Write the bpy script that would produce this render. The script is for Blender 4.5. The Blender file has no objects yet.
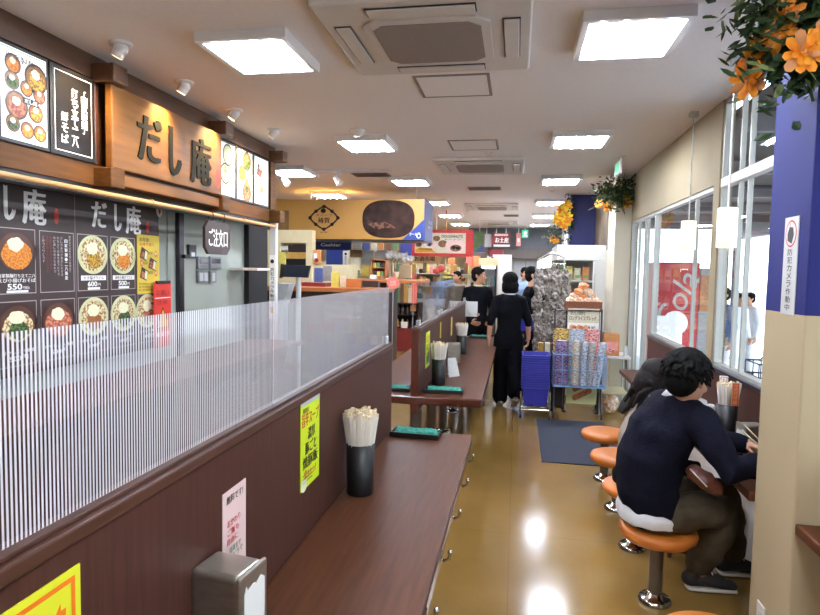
import bpy, bmesh, math, random
from mathutils import Vector as V, Matrix, noise as mnoise

# ---------------------------------------------------------------- camera, world, sun, exposure
SC = bpy.context.scene
COL = SC.collection
FPX, CX, CY, CAMZ = 600.0, 410.0, 307.5, 1.6
_f = V((107, 35.5, FPX)).normalized()                      # world +Y (down the aisle) in camera axes (right, up, forward)
_u = V((.018, 1, 0)); _u.z = -(_f.x*_u.x + _f.y*_u.y)/_f.z; _u.normalize()   # world +Z in camera axes
_x = _u.cross(_f)
cam_d = bpy.data.cameras.new('camera'); cam = bpy.data.objects.new('camera', cam_d); COL.objects.link(cam)
cam_d.sensor_fit = 'HORIZONTAL'; cam_d.sensor_width = 36; cam_d.lens = 36*FPX/820; cam_d.clip_start = .02; cam_d.clip_end = 300
_R = Matrix(((_x.x, _x.y, -_x.z), (_f.x, _f.y, -_f.z), (_u.x, _u.y, -_u.z)))
cam.matrix_world = Matrix.Translation((0, 0, CAMZ)) @ _R.to_4x4()
SC.camera = cam

def ray(px, py):
    v = V((px-CX, CY-py, FPX)); return V((_x.dot(v), _f.dot(v), _u.dot(v)))
def at(px, py, x=None, y=None, z=None):
    """the point of the plane x=, y= or z= that is seen at a pixel"""
    d = ray(px, py)
    t = x/d.x if x is not None else y/d.y if y is not None else (z-CAMZ)/d.z
    return V((0, 0, CAMZ)) + d*t

W = bpy.data.worlds.new('sky'); SC.world = W; W.use_nodes = True
bg = W.node_tree.nodes['Background']; bg.inputs[0].default_value = (.80, .90, 1.0, 1); bg.inputs[1].default_value = 5.0
sd = bpy.data.lights.new('sun', 'SUN'); sd.energy = 3.0; sd.angle = .1; sd.color = (1, .96, .9)
sun = bpy.data.objects.new('sun', sd); COL.objects.link(sun); sun.location = (8, 4, 12); sun.rotation_euler = (math.radians(35), math.radians(-20), 0)
LIGHT_STRENGTH = 18.0
SC.view_settings.view_transform = 'Standard'; SC.view_settings.look = 'None'
SC.view_settings.exposure = 0.33; SC.view_settings.gamma = 1.0; SC.view_settings.use_curve_mapping = False
SC.cycles.max_bounces = 8; SC.cycles.transparent_max_bounces = 24; SC.cycles.sample_clamp_indirect = 6
SC.cycles.caustics_reflective = False; SC.cycles.caustics_refractive = False
random.seed(7)

# ---------------------------------------------------------------- materials
def lin(c):
    c = c/255
    return c/12.92 if c <= .04045 else ((c+.055)/1.055)**2.4
def rgb(t): return (lin(t[0]), lin(t[1]), lin(t[2]), 1)
MATS = {}
def mat(name, col, rough=.5, metal=0.0, var=.07, scale=12, stretch=(1, 1, 1), bump=0.0, emit=0.0, col2=None, spec=.5, trans=0.0, coat=0.0, sharp=False, detail=3):
    m = bpy.data.materials.new(name); m.use_nodes = True; nt = m.node_tree; N = nt.nodes; L = nt.links
    b = N['Principled BSDF']
    tc = N.new('ShaderNodeTexCoord'); mp = N.new('ShaderNodeMapping'); mp.inputs['Scale'].default_value = stretch
    nz = N.new('ShaderNodeTexNoise'); nz.inputs['Scale'].default_value = scale; nz.inputs['Detail'].default_value = detail
    L.new(tc.outputs['Object'], mp.inputs[0]); L.new(mp.outputs[0], nz.inputs['Vector'])
    cr = N.new('ShaderNodeValToRGB')
    a = rgb(col); c2 = rgb(col2) if col2 else None
    lo = tuple(min(1, x*(1-var)) for x in a[:3])+(1,); hi = c2 or tuple(min(1, x*(1+var)) for x in a[:3])+(1,)
    cr.color_ramp.elements[0].color = a if c2 else lo; cr.color_ramp.elements[1].color = hi
    cr.color_ramp.elements[0].position = .46 if sharp else .3; cr.color_ramp.elements[1].position = .54 if sharp else .7
    L.new(nz.outputs['Fac'], cr.inputs[0]); L.new(cr.outputs[0], b.inputs['Base Color'])
    b.inputs['Roughness'].default_value = rough; b.inputs['Metallic'].default_value = metal
    b.inputs['Specular IOR Level'].default_value = spec; b.inputs['Transmission Weight'].default_value = trans
    b.inputs['Coat Weight'].default_value = coat
    if emit:
        L.new(cr.outputs[0], b.inputs['Emission Color']); b.inputs['Emission Strength'].default_value = emit
    if bump:
        bp = N.new('ShaderNodeBump'); bp.inputs['Strength'].default_value = bump; bp.inputs['Distance'].default_value = .01
        L.new(nz.outputs['Fac'], bp.inputs['Height']); L.new(bp.outputs[0], b.inputs['Normal'])
    MATS[name] = m
    return m
def M(name):
    return MATS[name]

mat('ceiling_paint', (250, 245, 246), .9, var=.02, scale=40, bump=.05)
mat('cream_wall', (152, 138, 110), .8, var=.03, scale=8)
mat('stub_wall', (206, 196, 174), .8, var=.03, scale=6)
mat('white_wall', (225, 224, 218), .7, var=.03, scale=6)
mat('grey_wall', (156, 162, 152), .6, var=.04, scale=3)
mat('beige_wall', (214, 198, 160), .8, var=.05, scale=3)
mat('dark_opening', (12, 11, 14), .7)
mat('soffit_grey', (96, 86, 80), .5)
mat('walnut', (80, 46, 28), .4, var=.22, scale=9, stretch=(6, .5, 6), spec=.12)
mat('walnut_upright', (70, 41, 33), .45, var=.18, scale=9, stretch=(1, 9, .6), spec=.22)
mat('walnut_edge', (74, 36, 27), .25, var=.15, scale=9, stretch=(6, .5, 6), coat=.3)
mat('walnut_trim', (72, 43, 31), .35, var=.15, scale=9, stretch=(6, .5, 6))
mat('fascia_wood', (96, 60, 24), .6, var=.3, scale=5, stretch=(4, .6, 9), col2=(74, 45, 18), spec=.2)
mat('fascia_wood_dark', (80, 52, 32), .5, var=.25, scale=6, stretch=(4, .7, 5))
mat('sign_wood', (122, 79, 31), .5, scale=3, stretch=(3, .7, 5), spec=.25, col2=(90, 57, 23), detail=5)
mat('dark_bracket', (58, 30, 20), .4, var=.2)
mat('bamboo', (188, 142, 88), .4, var=.15, scale=6, stretch=(1, .4, 1))
mat('board_brown', (54, 39, 37), .45, var=.1, scale=4)
mat('black', (16, 15, 17), .45, var=.2)
mat('black_gloss', (12, 12, 14), .2, var=.2)
mat('white_paper', (236, 236, 232), .6, var=.02)
mat('white_plastic', (206, 206, 202), .4, var=.02)
mat('off_white', (222, 216, 212), .55, var=.03)
mat('letter_white', (238, 236, 232), .5, var=.02)
mat('letter_black', (26, 22, 20), .5, var=.1)
mat('letter_red', (196, 34, 28), .5, var=.1)
mat('dull_red', (130, 38, 34), .5)
mat('dull_white', (180, 168, 164), .5)
mat('brush_grey', (26, 26, 20), .7, var=.1, spec=.15)
mat('seal_red', (184, 42, 26), .5)
mat('orange_vinyl', (190, 108, 40), .38, var=.06, scale=5)
mat('chrome', (200, 198, 192), .12, 1, var=.03)
mat('steel_pole', (112, 104, 98), .32, .75, var=.06, scale=4, stretch=(3, 3, .4))
mat('brushed_steel', (176, 170, 158), .34, .85, var=.14, scale=14, stretch=(1, 1, 6))
mat('dark_steel', (70, 68, 74), .28, .9, var=.15, scale=8)
mat('alu', (176, 176, 170), .45, .3, var=.04)
mat('alu_green', (150, 160, 148), .35, .3, var=.04)
mat('teal_cloth', (52, 140, 122), .95, var=.35, scale=55, bump=.7)
mat('wood_stick', (226, 206, 170), .7, var=.08, scale=30)
mat('stick_paper', (232, 224, 212), .7, var=.05)
mat('yellow_poster', (222, 222, 44), .5, var=.03)
mat('lime_poster', (206, 228, 30), .45, var=.08)
mat('orange_ink', (236, 120, 24), .5)
mat('green_ink', (40, 130, 80), .5)
mat('pink_paper', (232, 200, 196), .6, var=.02)
mat('menu_yellow', (218, 190, 66), .5, var=.03)
mat('warning_red', (206, 48, 38), .45, var=.05)
mat('warning_yellow', (214, 150, 30), .5)
mat('bowl_dark', (52, 30, 26), .3, var=.2)
mat('bowl_inside', (84, 50, 38), .4, var=.2)
mat('bowl_cream', (208, 210, 158), .4, var=.06)
mat('noodle', (226, 214, 168), .6, scale=60, col2=(150, 112, 70), sharp=True)
mat('fried_bits', (226, 148, 52), .6, scale=90, col2=(200, 108, 30), sharp=True)
mat('fried_gold', (212, 168, 58), .6, scale=80, col2=(140, 96, 30), sharp=True)
mat('radish', (232, 232, 196), .7, var=.08, scale=60)
mat('soup', (150, 92, 40), .4, var=.15, scale=20)
mat('greens', (74, 104, 40), .6, scale=70, col2=(30, 42, 20), sharp=True)
mat('meat', (196, 130, 98), .6, scale=50, col2=(150, 70, 52), sharp=True)
mat('bun', (150, 108, 74), .6, scale=20, col2=(96, 60, 36), detail=4)
mat('choc_bun', (52, 33, 26), .8, spec=.15, scale=7, col2=(26, 17, 15), detail=5)
mat('choc_gloss', (96, 64, 50), .25, scale=14, col2=(60, 34, 26), sharp=True)
mat('gold_board', (164, 120, 52), .55, var=.06, scale=2)
mat('gold_dark', (58, 44, 30), .5, scale=3, col2=(120, 88, 46))
mat('blue_board', (30, 48, 112), .5, var=.05)
mat('navy', (32, 38, 96), .6, var=.06)
mat('red_frame', (186, 36, 34), .5, var=.04)
mat('maroon', (120, 30, 34), .5, var=.12, scale=20)
mat('shelf_dark', (46, 26, 22), .45, var=.2)
mat('floor_mat', (44, 47, 60), .95, var=.25, scale=120, bump=.3)
mat('basket_blue', (54, 56, 160), .42, var=.06)
mat('wire_blue', (128, 168, 214), .4, .2)
mat('cellophane', (196, 188, 180), .14, .3, scale=28, col2=(84, 72, 66), sharp=False, bump=1.0, detail=5)
mat('wicker', (118, 66, 40), .7, var=.3, scale=80, bump=.4)
mat('bread_bag', (228, 168, 118), .25, scale=38, col2=(236, 226, 214), bump=.8, sharp=True)
mat('bread_bag_orange', (238, 128, 48), .25, scale=30, col2=(232, 180, 140), bump=.8)
mat('leaf', (52, 78, 34), .6, scale=14, col2=(28, 46, 22))
mat('leaf_light', (120, 134, 84), .6, var=.2)
mat('petal_orange', (238, 132, 20), .6, scale=30, col2=(250, 164, 36))
mat('petal_yellow', (244, 204, 28), .6, scale=30, col2=(250, 226, 70))
mat('mural', (150, 132, 108), .6, scale=4, stretch=(1, 3, .7), col2=(84, 68, 56), detail=6)
mat('skin', (196, 146, 116), .55, var=.05, scale=20)
mat('skin_shade', (178, 128, 98), .55, var=.05, scale=20)
mat('hair_black', (9, 8, 8), .75, var=.5, scale=70, stretch=(1, 1, .3), spec=.12)
mat('hair_brown', (22, 15, 13), .65, var=.5, scale=60, stretch=(1, 1, .12), spec=.18)
mat('navy_knit', (15, 15, 27), .95, spec=.1, var=.12, scale=90, bump=.25)
mat('black_cloth', (11, 11, 16), .9, spec=.1, var=.2, scale=30, bump=.2)
mat('grey_knit', (166, 152, 136), .92, var=.12, scale=70, bump=.3)
mat('khaki', (74, 64, 50), .9, spec=.15, var=.12, scale=25, bump=.2)
mat('white_cloth', (222, 222, 226), .8, var=.04, scale=15)
mat('pale_blue_cloth', (136, 160, 200), .8, var=.05)
mat('shoe_dark', (38, 34, 36), .7, var=.15)
mat('sole_white', (206, 200, 188), .6)
mat('leather', (104, 58, 44), .4, var=.2, scale=12, bump=.3)
mat('grey_plastic', (120, 120, 124), .4, var=.05)
mat('light_grey', (186, 188, 190), .45, var=.04)
mat('screen', (40, 44, 52), .15)
mat('cabinet_beige', (206, 194, 154), .6, var=.04)
mat('wood_orange', (176, 104, 52), .45, var=.18, scale=10, stretch=(1, 1, 5))
mat('asphalt', (180, 182, 186), .8, var=.08)
mat('facade', (206, 210, 216), .7, var=.05)
mat('facade_window', (92, 104, 122), .2)
mat('canopy_steel', (96, 98, 106), .5, .3)
mat('canopy_dark', (48, 44, 44), .7, var=.15)
mat('vend_red', (214, 26, 40), .35, var=.03)
mat('vend_white', (236, 238, 242), .35, var=.02, emit=.5)
mat('tyre', (28, 28, 30), .8)
mat('shade_white', (246, 238, 220), .5, var=.02, emit=.62)
mat('light_menu', (246, 246, 238), .4, var=.01, emit=.48)
mat('light_menu_green', (70, 130, 90), .4, emit=.35)
mat('light_black', (16, 14, 14), .3)
mat('light_letter', (250, 250, 250), .4, var=.01, emit=.7)
mat('tube_on', (236, 243, 255), .4, var=.01, emit=LIGHT_STRENGTH*5.0)
mat('panel_on', (236, 243, 255), .4, var=.01, emit=LIGHT_STRENGTH)
mat('fridge_light', (246, 250, 255), .4, var=.01, emit=5)
mat('spot_on', (255, 214, 150), .4, var=.01, emit=6)
mat('exit_green', (40, 160, 110), .4, emit=.8)
mat('lamp_white', (230, 228, 228), .35, var=.02)
mat('ac_grille', (150, 140, 136), .7, var=.15, scale=160)
mat('hatch_line', (140, 130, 124), .6)
for _n, _c in dict(red=(172, 60, 54), orange=(206, 140, 86), yellow=(206, 194, 96), green=(104, 132, 92), blue=(74, 92, 146), purple=(98, 76, 112),
                   pink=(226, 150, 140), brown=(110, 76, 56), cream=(214, 204, 178), grey=(140, 138, 138), dark=(48, 42, 42), teal=(96, 132, 134),
                   gold=(176, 138, 66), salmon=(240, 120, 104)).items():
    mat('pack_'+_n, _c, .42, var=.12, scale=25)
for _n, _a, _b in (('news_a', (196, 190, 186), (90, 84, 90)), ('news_b', (214, 206, 190), (130, 96, 70)), ('news_c', (200, 206, 214), (60, 70, 110)),
                   ('news_purple', (150, 130, 170), (70, 50, 90)), ('news_red', (224, 190, 184), (190, 60, 60)), ('news_yellow', (220, 190, 90), (110, 70, 60))):
    mat(_n, _a, .6, scale=60, stretch=(.7, .7, 2.2), col2=tuple((q+w)//2 for q, w in zip(_a, _b)) if _n in ('news_a', 'news_b', 'news_c') else _b, sharp=True, detail=5)

def custom(name, fn):
    m = bpy.data.materials.new(name); m.use_nodes = True; nt = m.node_tree
    for n in list(nt.nodes): nt.nodes.remove(n)
    out = nt.nodes.new('ShaderNodeOutputMaterial'); fn(nt, nt.nodes, nt.links, out); MATS[name] = m
def _node(N, t, **kw):
    n = N.new(t)
    for k, v in kw.items(): setattr(n, k, v)
    return n
def _glassy(tint, refl_rough, base):
    def fn(nt, N, L, out):
        tr = N.new('ShaderNodeBsdfTransparent'); tr.inputs[0].default_value = tint
        gl = N.new('ShaderNodeBsdfGlossy'); gl.inputs['Roughness'].default_value = refl_rough
        nz = N.new('ShaderNodeTexNoise'); nz.inputs['Scale'].default_value = 2.5
        fr = N.new('ShaderNodeFresnel'); fr.inputs[0].default_value = 1.45
        ma = _node(N, 'ShaderNodeMath', operation='MULTIPLY_ADD'); ma.inputs[1].default_value = .02; ma.inputs[2].default_value = base
        ad = _node(N, 'ShaderNodeMath', operation='ADD', use_clamp=True)
        L.new(nz.outputs['Fac'], ma.inputs[0]); L.new(ma.outputs[0], ad.inputs[0]); L.new(fr.outputs[0], ad.inputs[1])
        ge = N.new('ShaderNodeNewGeometry'); om = _node(N, 'ShaderNodeMath', operation='SUBTRACT'); om.inputs[0].default_value = 1; L.new(ge.outputs['Backfacing'], om.inputs[1])
        mm = _node(N, 'ShaderNodeMath', operation='MULTIPLY'); L.new(ad.outputs[0], mm.inputs[0]); L.new(om.outputs[0], mm.inputs[1])
        mx = N.new('ShaderNodeMixShader'); L.new(mm.outputs[0], mx.inputs[0]); L.new(tr.outputs[0], mx.inputs[1]); L.new(gl.outputs[0], mx.inputs[2])
        L.new(mx.outputs[0], out.inputs[0])
    return fn
custom('window_glass', _glassy((.96, .98, .98, 1), .01, .02))
custom('cloudy_acrylic', _glassy((.86, .88, .9, 1), .05, .06))
def _striped(nt, N, L, out):
    tc = N.new('ShaderNodeTexCoord'); sp = N.new('ShaderNodeSeparateXYZ'); L.new(tc.outputs['Object'], sp.inputs[0])
    mu = _node(N, 'ShaderNodeMath', operation='MULTIPLY'); mu.inputs[1].default_value = 1/.0078; L.new(sp.outputs['Y'], mu.inputs[0])
    fr = _node(N, 'ShaderNodeMath', operation='FRACT'); L.new(mu.outputs[0], fr.inputs[0])
    lt = _node(N, 'ShaderNodeMath', operation='LESS_THAN'); lt.inputs[1].default_value = .52; L.new(fr.outputs[0], lt.inputs[0])
    tr = N.new('ShaderNodeBsdfTransparent'); tr.inputs[0].default_value = (.90, .92, .96, 1)
    df = N.new('ShaderNodeBsdfDiffuse'); df.inputs[0].default_value = (.80, .78, .80, 1)
    tl = N.new('ShaderNodeBsdfTranslucent'); tl.inputs[0].default_value = (.80, .78, .80, 1)
    m1 = N.new('ShaderNodeMixShader'); m1.inputs[0].default_value = .45; L.new(df.outputs[0], m1.inputs[1]); L.new(tl.outputs[0], m1.inputs[2])
    ge = N.new('ShaderNodeNewGeometry'); sx = N.new('ShaderNodeSeparateXYZ'); L.new(ge.outputs['True Normal'], sx.inputs[0])
    px = _node(N, 'ShaderNodeMath', operation='ABSOLUTE'); L.new(tc.outputs['Object'], sp.inputs[0])
    side = _node(N, 'ShaderNodeMath', operation='GREATER_THAN'); side.inputs[1].default_value = 0; L.new(sp.outputs['X'], side.inputs[0])
    on = _node(N, 'ShaderNodeMath', operation='MULTIPLY'); L.new(lt.outputs[0], on.inputs[0]); L.new(side.outputs[0], on.inputs[1])
    m2 = N.new('ShaderNodeMixShader'); L.new(on.outputs[0], m2.inputs[0]); L.new(tr.outputs[0], m2.inputs[1]); L.new(m1.outputs[0], m2.inputs[2])
    gl = N.new('ShaderNodeBsdfGlossy'); gl.inputs['Roughness'].default_value = .03
    fn = N.new('ShaderNodeFresnel'); fn.inputs[0].default_value = 1.5
    ge = N.new('ShaderNodeNewGeometry'); om = _node(N, 'ShaderNodeMath', operation='SUBTRACT'); om.inputs[0].default_value = 1; L.new(ge.outputs['Backfacing'], om.inputs[1])
    mm = _node(N, 'ShaderNodeMath', operation='MULTIPLY'); L.new(fn.outputs[0], mm.inputs[0]); L.new(om.outputs[0], mm.inputs[1])
    m3 = N.new('ShaderNodeMixShader'); L.new(mm.outputs[0], m3.inputs[0]); L.new(m2.outputs[0], m3.inputs[1]); L.new(gl.outputs[0], m3.inputs[2])
    L.new(m3.outputs[0], out.inputs[0])
custom('striped_acrylic', _striped)
def _floor(nt, N, L, out):
    b = N.new('ShaderNodeBsdfPrincipled'); tc = N.new('ShaderNodeTexCoord')
    n1 = N.new('ShaderNodeTexNoise'); n1.inputs['Scale'].default_value = 1.6; n1.inputs['Detail'].default_value = 6
    n2 = N.new('ShaderNodeTexNoise'); n2.inputs['Scale'].default_value = 90
    cr = N.new('ShaderNodeValToRGB'); cr.color_ramp.elements[0].color = rgb((134, 103, 50)); cr.color_ramp.elements[1].color = rgb((150, 116, 62))
    cr.color_ramp.elements[0].position = .3; cr.color_ramp.elements[1].position = .7
    br = N.new('ShaderNodeTexBrick'); br.offset = 0; br.inputs['Scale'].default_value = 1
    br.inputs['Mortar Size'].default_value = .0018; br.inputs['Brick Width'].default_value = 1.82; br.inputs['Row Height'].default_value = 1.82
    br.inputs['Color1'].default_value = (1, 1, 1, 1); br.inputs['Color2'].default_value = (1, 1, 1, 1); br.inputs['Mortar'].default_value = (.72, .68, .6, 1)
    mr = _node(N, 'ShaderNodeMix', data_type='RGBA', blend_type='MULTIPLY'); mr.inputs[0].default_value = 1
    m2 = _node(N, 'ShaderNodeMix', data_type='RGBA', blend_type='OVERLAY'); m2.inputs[0].default_value = .12
    L.new(tc.outputs['Object'], n1.inputs['Vector']); L.new(tc.outputs['Object'], n2.inputs['Vector']); L.new(tc.outputs['Object'], br.inputs['Vector'])
    L.new(n1.outputs['Fac'], cr.inputs[0]); L.new(cr.outputs[0], m2.inputs[6]); L.new(n2.outputs['Color'], m2.inputs[7])
    L.new(m2.outputs[2], mr.inputs[6]); L.new(br.outputs['Color'], mr.inputs[7]); L.new(mr.outputs[2], b.inputs['Base Color'])
    b.inputs['Roughness'].default_value = .15; b.inputs['Specular IOR Level'].default_value = .55
    bp = N.new('ShaderNodeBump'); bp.inputs['Strength'].default_value = .06; L.new(n1.outputs['Fac'], bp.inputs['Height']); L.new(bp.outputs[0], b.inputs['Normal'])
    L.new(b.outputs[0], out.inputs[0])
custom('floor_vinyl', _floor)
def _post(nt, N, L, out):            # two tone paint: blue above, cream below a level line 1.465 m up
    b = N.new('ShaderNodeBsdfPrincipled'); g = N.new('ShaderNodeNewGeometry'); sp = N.new('ShaderNodeSeparateXYZ'); L.new(g.outputs['Position'], sp.inputs[0])
    gt = _node(N, 'ShaderNodeMath', operation='GREATER_THAN'); gt.inputs[1].default_value = 1.465; L.new(sp.outputs['Z'], gt.inputs[0])
    n1 = N.new('ShaderNodeTexNoise'); n1.inputs['Scale'].default_value = 60
    mx = _node(N, 'ShaderNodeMix', data_type='RGBA'); L.new(gt.outputs[0], mx.inputs[0]); mx.inputs[6].default_value = rgb((178, 160, 128)); mx.inputs[7].default_value = rgb((34, 38, 96)); b.inputs['Specular IOR Level'].default_value = .15
    L.new(mx.outputs[2], b.inputs['Base Color']); b.inputs['Roughness'].default_value = .6
    bp = N.new('ShaderNodeBump'); bp.inputs['Strength'].default_value = .05; L.new(n1.outputs['Fac'], bp.inputs['Height']); L.new(bp.outputs[0], b.inputs['Normal'])
    L.new(b.outputs[0], out.inputs[0])
custom('two_tone_paint', _post)

# ---------------------------------------------------------------- mesh helpers
X, Y, Z = V((1, 0, 0)), V((0, 1, 0)), V((0, 0, 1))
_TXT = {}
def text_mesh(s, bold=0.0):
    k = (s, bold)
    if k not in _TXT:
        c = bpy.data.curves.new('lettering', 'FONT'); c.body = s; c.size = 1; c.offset = bold; c.resolution_u = 3
        o = bpy.data.objects.new('lettering', c); COL.objects.link(o)
        dg = bpy.context.evaluated_depsgraph_get(); m = bpy.data.meshes.new_from_object(o.evaluated_get(dg))
        vs = [(v.co.x, v.co.y) for v in m.vertices]; fs = [tuple(p.vertices) for p in m.polygons]
        bpy.data.objects.remove(o); bpy.data.curves.remove(c); bpy.data.meshes.remove(m)
        if not vs: vs, fs = [(0, 0), (1, 0), (1, 1)], [(0, 1, 2)]
        x0 = min(v[0] for v in vs); x1 = max(v[0] for v in vs); y0 = min(v[1] for v in vs); y1 = max(v[1] for v in vs)
        _TXT[k] = ([((x-x0)/(x1-x0), (y-y0)/(y1-y0)) for x, y in vs], fs, (x1-x0)/(y1-y0))
    return _TXT[k]

class MB:
    def __init__(s): s.v = []; s.f = []; s.m = []; s.s = []
    def add(s, vs, fs, m, smooth=False):
        b = len(s.v); s.v += [V(v) for v in vs]
        for f in fs: s.f.append(tuple(i+b for i in f)); s.m.append(m); s.s.append(smooth)
        return s
    def box(s, a, b, m, bev=0.0, rot=0.0, seg=2):
        a, b = V(a), V(b); c = (a+b)/2; h = V((abs(b.x-a.x)/2, abs(b.y-a.y)/2, abs(b.z-a.z)/2))
        R = Matrix.Rotation(rot, 3, 'Z')
        if bev <= 0:
            vs = [c+R@V((sx*h.x, sy*h.y, sz*h.z)) for sx in (-1, 1) for sy in (-1, 1) for sz in (-1, 1)]
            return s.add(vs, [(0, 1, 3, 2), (4, 6, 7, 5), (0, 4, 5, 1), (2, 3, 7, 6), (0, 2, 6, 4), (1, 5, 7, 3)], m)
        bm = bmesh.new(); bmesh.ops.create_cube(bm, size=1)
        for v in bm.verts: v.co = V((v.co.x*2*h.x, v.co.y*2*h.y, v.co.z*2*h.z))
        bmesh.ops.bevel(bm, geom=bm.edges[:], offset=min(bev, .98*min(h)), segments=seg, affect='EDGES', profile=.5)
        bm.verts.index_update()
        s.add([c+R@v.co for v in bm.verts], [[v.index for v in f.verts] for f in bm.faces], m); bm.free(); return s
    def tube(s, pts, r, m, seg=10, cap=True, rb=None, side=None, smooth=True):
        """round (or, with rb, oval) tube along points; r one radius or one per point"""
        pts = [V(p) for p in pts]; n = len(pts); rr = r if isinstance(r, (list, tuple)) else [r]*n; rbb = rb if isinstance(rb, (list, tuple)) else ([rb]*n if rb else rr)
        vs = []; prev = None
        for i, p in enumerate(pts):
            d = (pts[min(i+1, n-1)]-pts[max(i-1, 0)]).normalized()
            if side is not None: u = (V(side)-d*V(side).dot(d)).normalized()
            elif prev is None: u = d.orthogonal().normalized()
            else: u = (prev-d*prev.dot(d)).normalized()
            prev = u; w = d.cross(u)
            for k in range(seg):
                a = 2*math.pi*k/seg; vs.append(p+u*math.cos(a)*rr[i]+w*math.sin(a)*rbb[i])
        fs = [(i*seg+k, i*seg+(k+1) % seg, (i+1)*seg+(k+1) % seg, (i+1)*seg+k) for i in range(n-1) for k in range(seg)]
        s.add(vs, fs, m, smooth)
        if cap: s.add(vs[:seg], [tuple(range(seg))[::-1]], m); s.add(vs[-seg:], [tuple(range(seg))], m)
        return s
    def limb(s, pts, r, m, seg=14, rb=None, side=None):
        """tube with rounded ends"""
        pts = [V(p) for p in pts]; r = list(r); rb = list(rb) if rb else None
        d0 = (pts[0]-pts[1]).normalized(); d1 = (pts[-1]-pts[-2]).normalized()
        P, Rr, Rb = [], [], []
        q = rb or r
        for t in (.98, .8, .45): P.append(pts[0]+d0*min(r[0], q[0])*t); c = math.sqrt(1-t*t); Rr.append(r[0]*c); Rb.append(q[0]*c)
        P += pts; Rr += r; Rb += q
        for t in (.45, .8, .98): P.append(pts[-1]+d1*min(r[-1], q[-1])*t); c = math.sqrt(1-t*t); Rr.append(r[-1]*c); Rb.append(q[-1]*c)
        return s.tube(P, Rr, m, seg, True, Rb, side)
    def cyl(s, c, r, z0, z1, m, seg=24, r2=None):
        return s.tube([(c[0], c[1], z0), (c[0], c[1], z1)], [r, r2 if r2 is not None else r], m, seg)
    def lathe(s, c, prof, m, seg=28, axis=None, smooth=True):
        """prof = [(radius, height)...] turned about the vertical through c"""
        c = V(c); vs = []
        for r, z in prof:
            for k in range(seg):
                a = 2*math.pi*k/seg; vs.append(c+V((r*math.cos(a), r*math.sin(a), z)))
        n = len(prof)
        s.add(vs, [(i*seg+k, i*seg+(k+1) % seg, (i+1)*seg+(k+1) % seg, (i+1)*seg+k) for i in range(n-1) for k in range(seg)], m, smooth)
        if prof[0][0] > 1e-4: s.add(vs[:seg], [tuple(range(seg))[::-1]], m)
        if prof[-1][0] > 1e-4: s.add(vs[-seg:], [tuple(range(seg))], m)
        return s
    def ell(s, c, a, m, axes=None, seg=16, rings=10, jit=0.0, smooth=True):
        """ellipsoid, radii a along axes"""
        c = V(c); A = axes or (X, Y, Z); vs = []
        for i in range(rings+1):
            t = math.pi*i/rings
            for k in range(seg):
                p = 2*math.pi*k/seg; q = V((math.sin(t)*math.cos(p)*a[0], math.sin(t)*math.sin(p)*a[1], math.cos(t)*a[2]))
                if jit and 0 < i < rings: q *= 1+random.uniform(-jit, jit)
                vs.append(c+A[0]*q.x+A[1]*q.y+A[2]*q.z)
        return s.add(vs, [(i*seg+k, (i+1)*seg+k, (i+1)*seg+(k+1) % seg, i*seg+(k+1) % seg) for i in range(rings) for k in range(seg)], m, smooth)
    def loft(s, rings, m, seg=24):
        """rings = [(centre, u, w, a, b)]: closed ellipses joined into a solid"""
        vs = []
        c0, u0, w0, a0, b0 = rings[0]; c1, u1, w1, a1, b1 = rings[-1]
        for c, u, w, a, b in rings:
            for k in range(seg):
                t = 2*math.pi*k/seg; vs.append(V(c)+u*math.cos(t)*a+w*math.sin(t)*b)
        n = len(rings)
        s.add(vs, [(i*seg+k, i*seg+(k+1) % seg, (i+1)*seg+(k+1) % seg, (i+1)*seg+k) for i in range(n-1) for k in range(seg)], m, True)
        s.add(vs[:seg], [tuple(range(seg))[::-1]], m); s.add(vs[-seg:], [tuple(range(seg))], m); return s
    def quad(s, a, b, c, d, m): return s.add([a, b, c, d], [(0, 1, 2, 3)], m)
    def prism(s, poly, d, m):
        """poly = ring of points, d = offset vector"""
        n = len(poly); p = [V(q) for q in poly]; d = V(d)
        return s.add(p+[q+d for q in p], [tuple(range(n))[::-1], tuple(range(n, 2*n))]+[(i, (i+1) % n, n+(i+1) % n, n+i) for i in range(n)], m)

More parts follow.
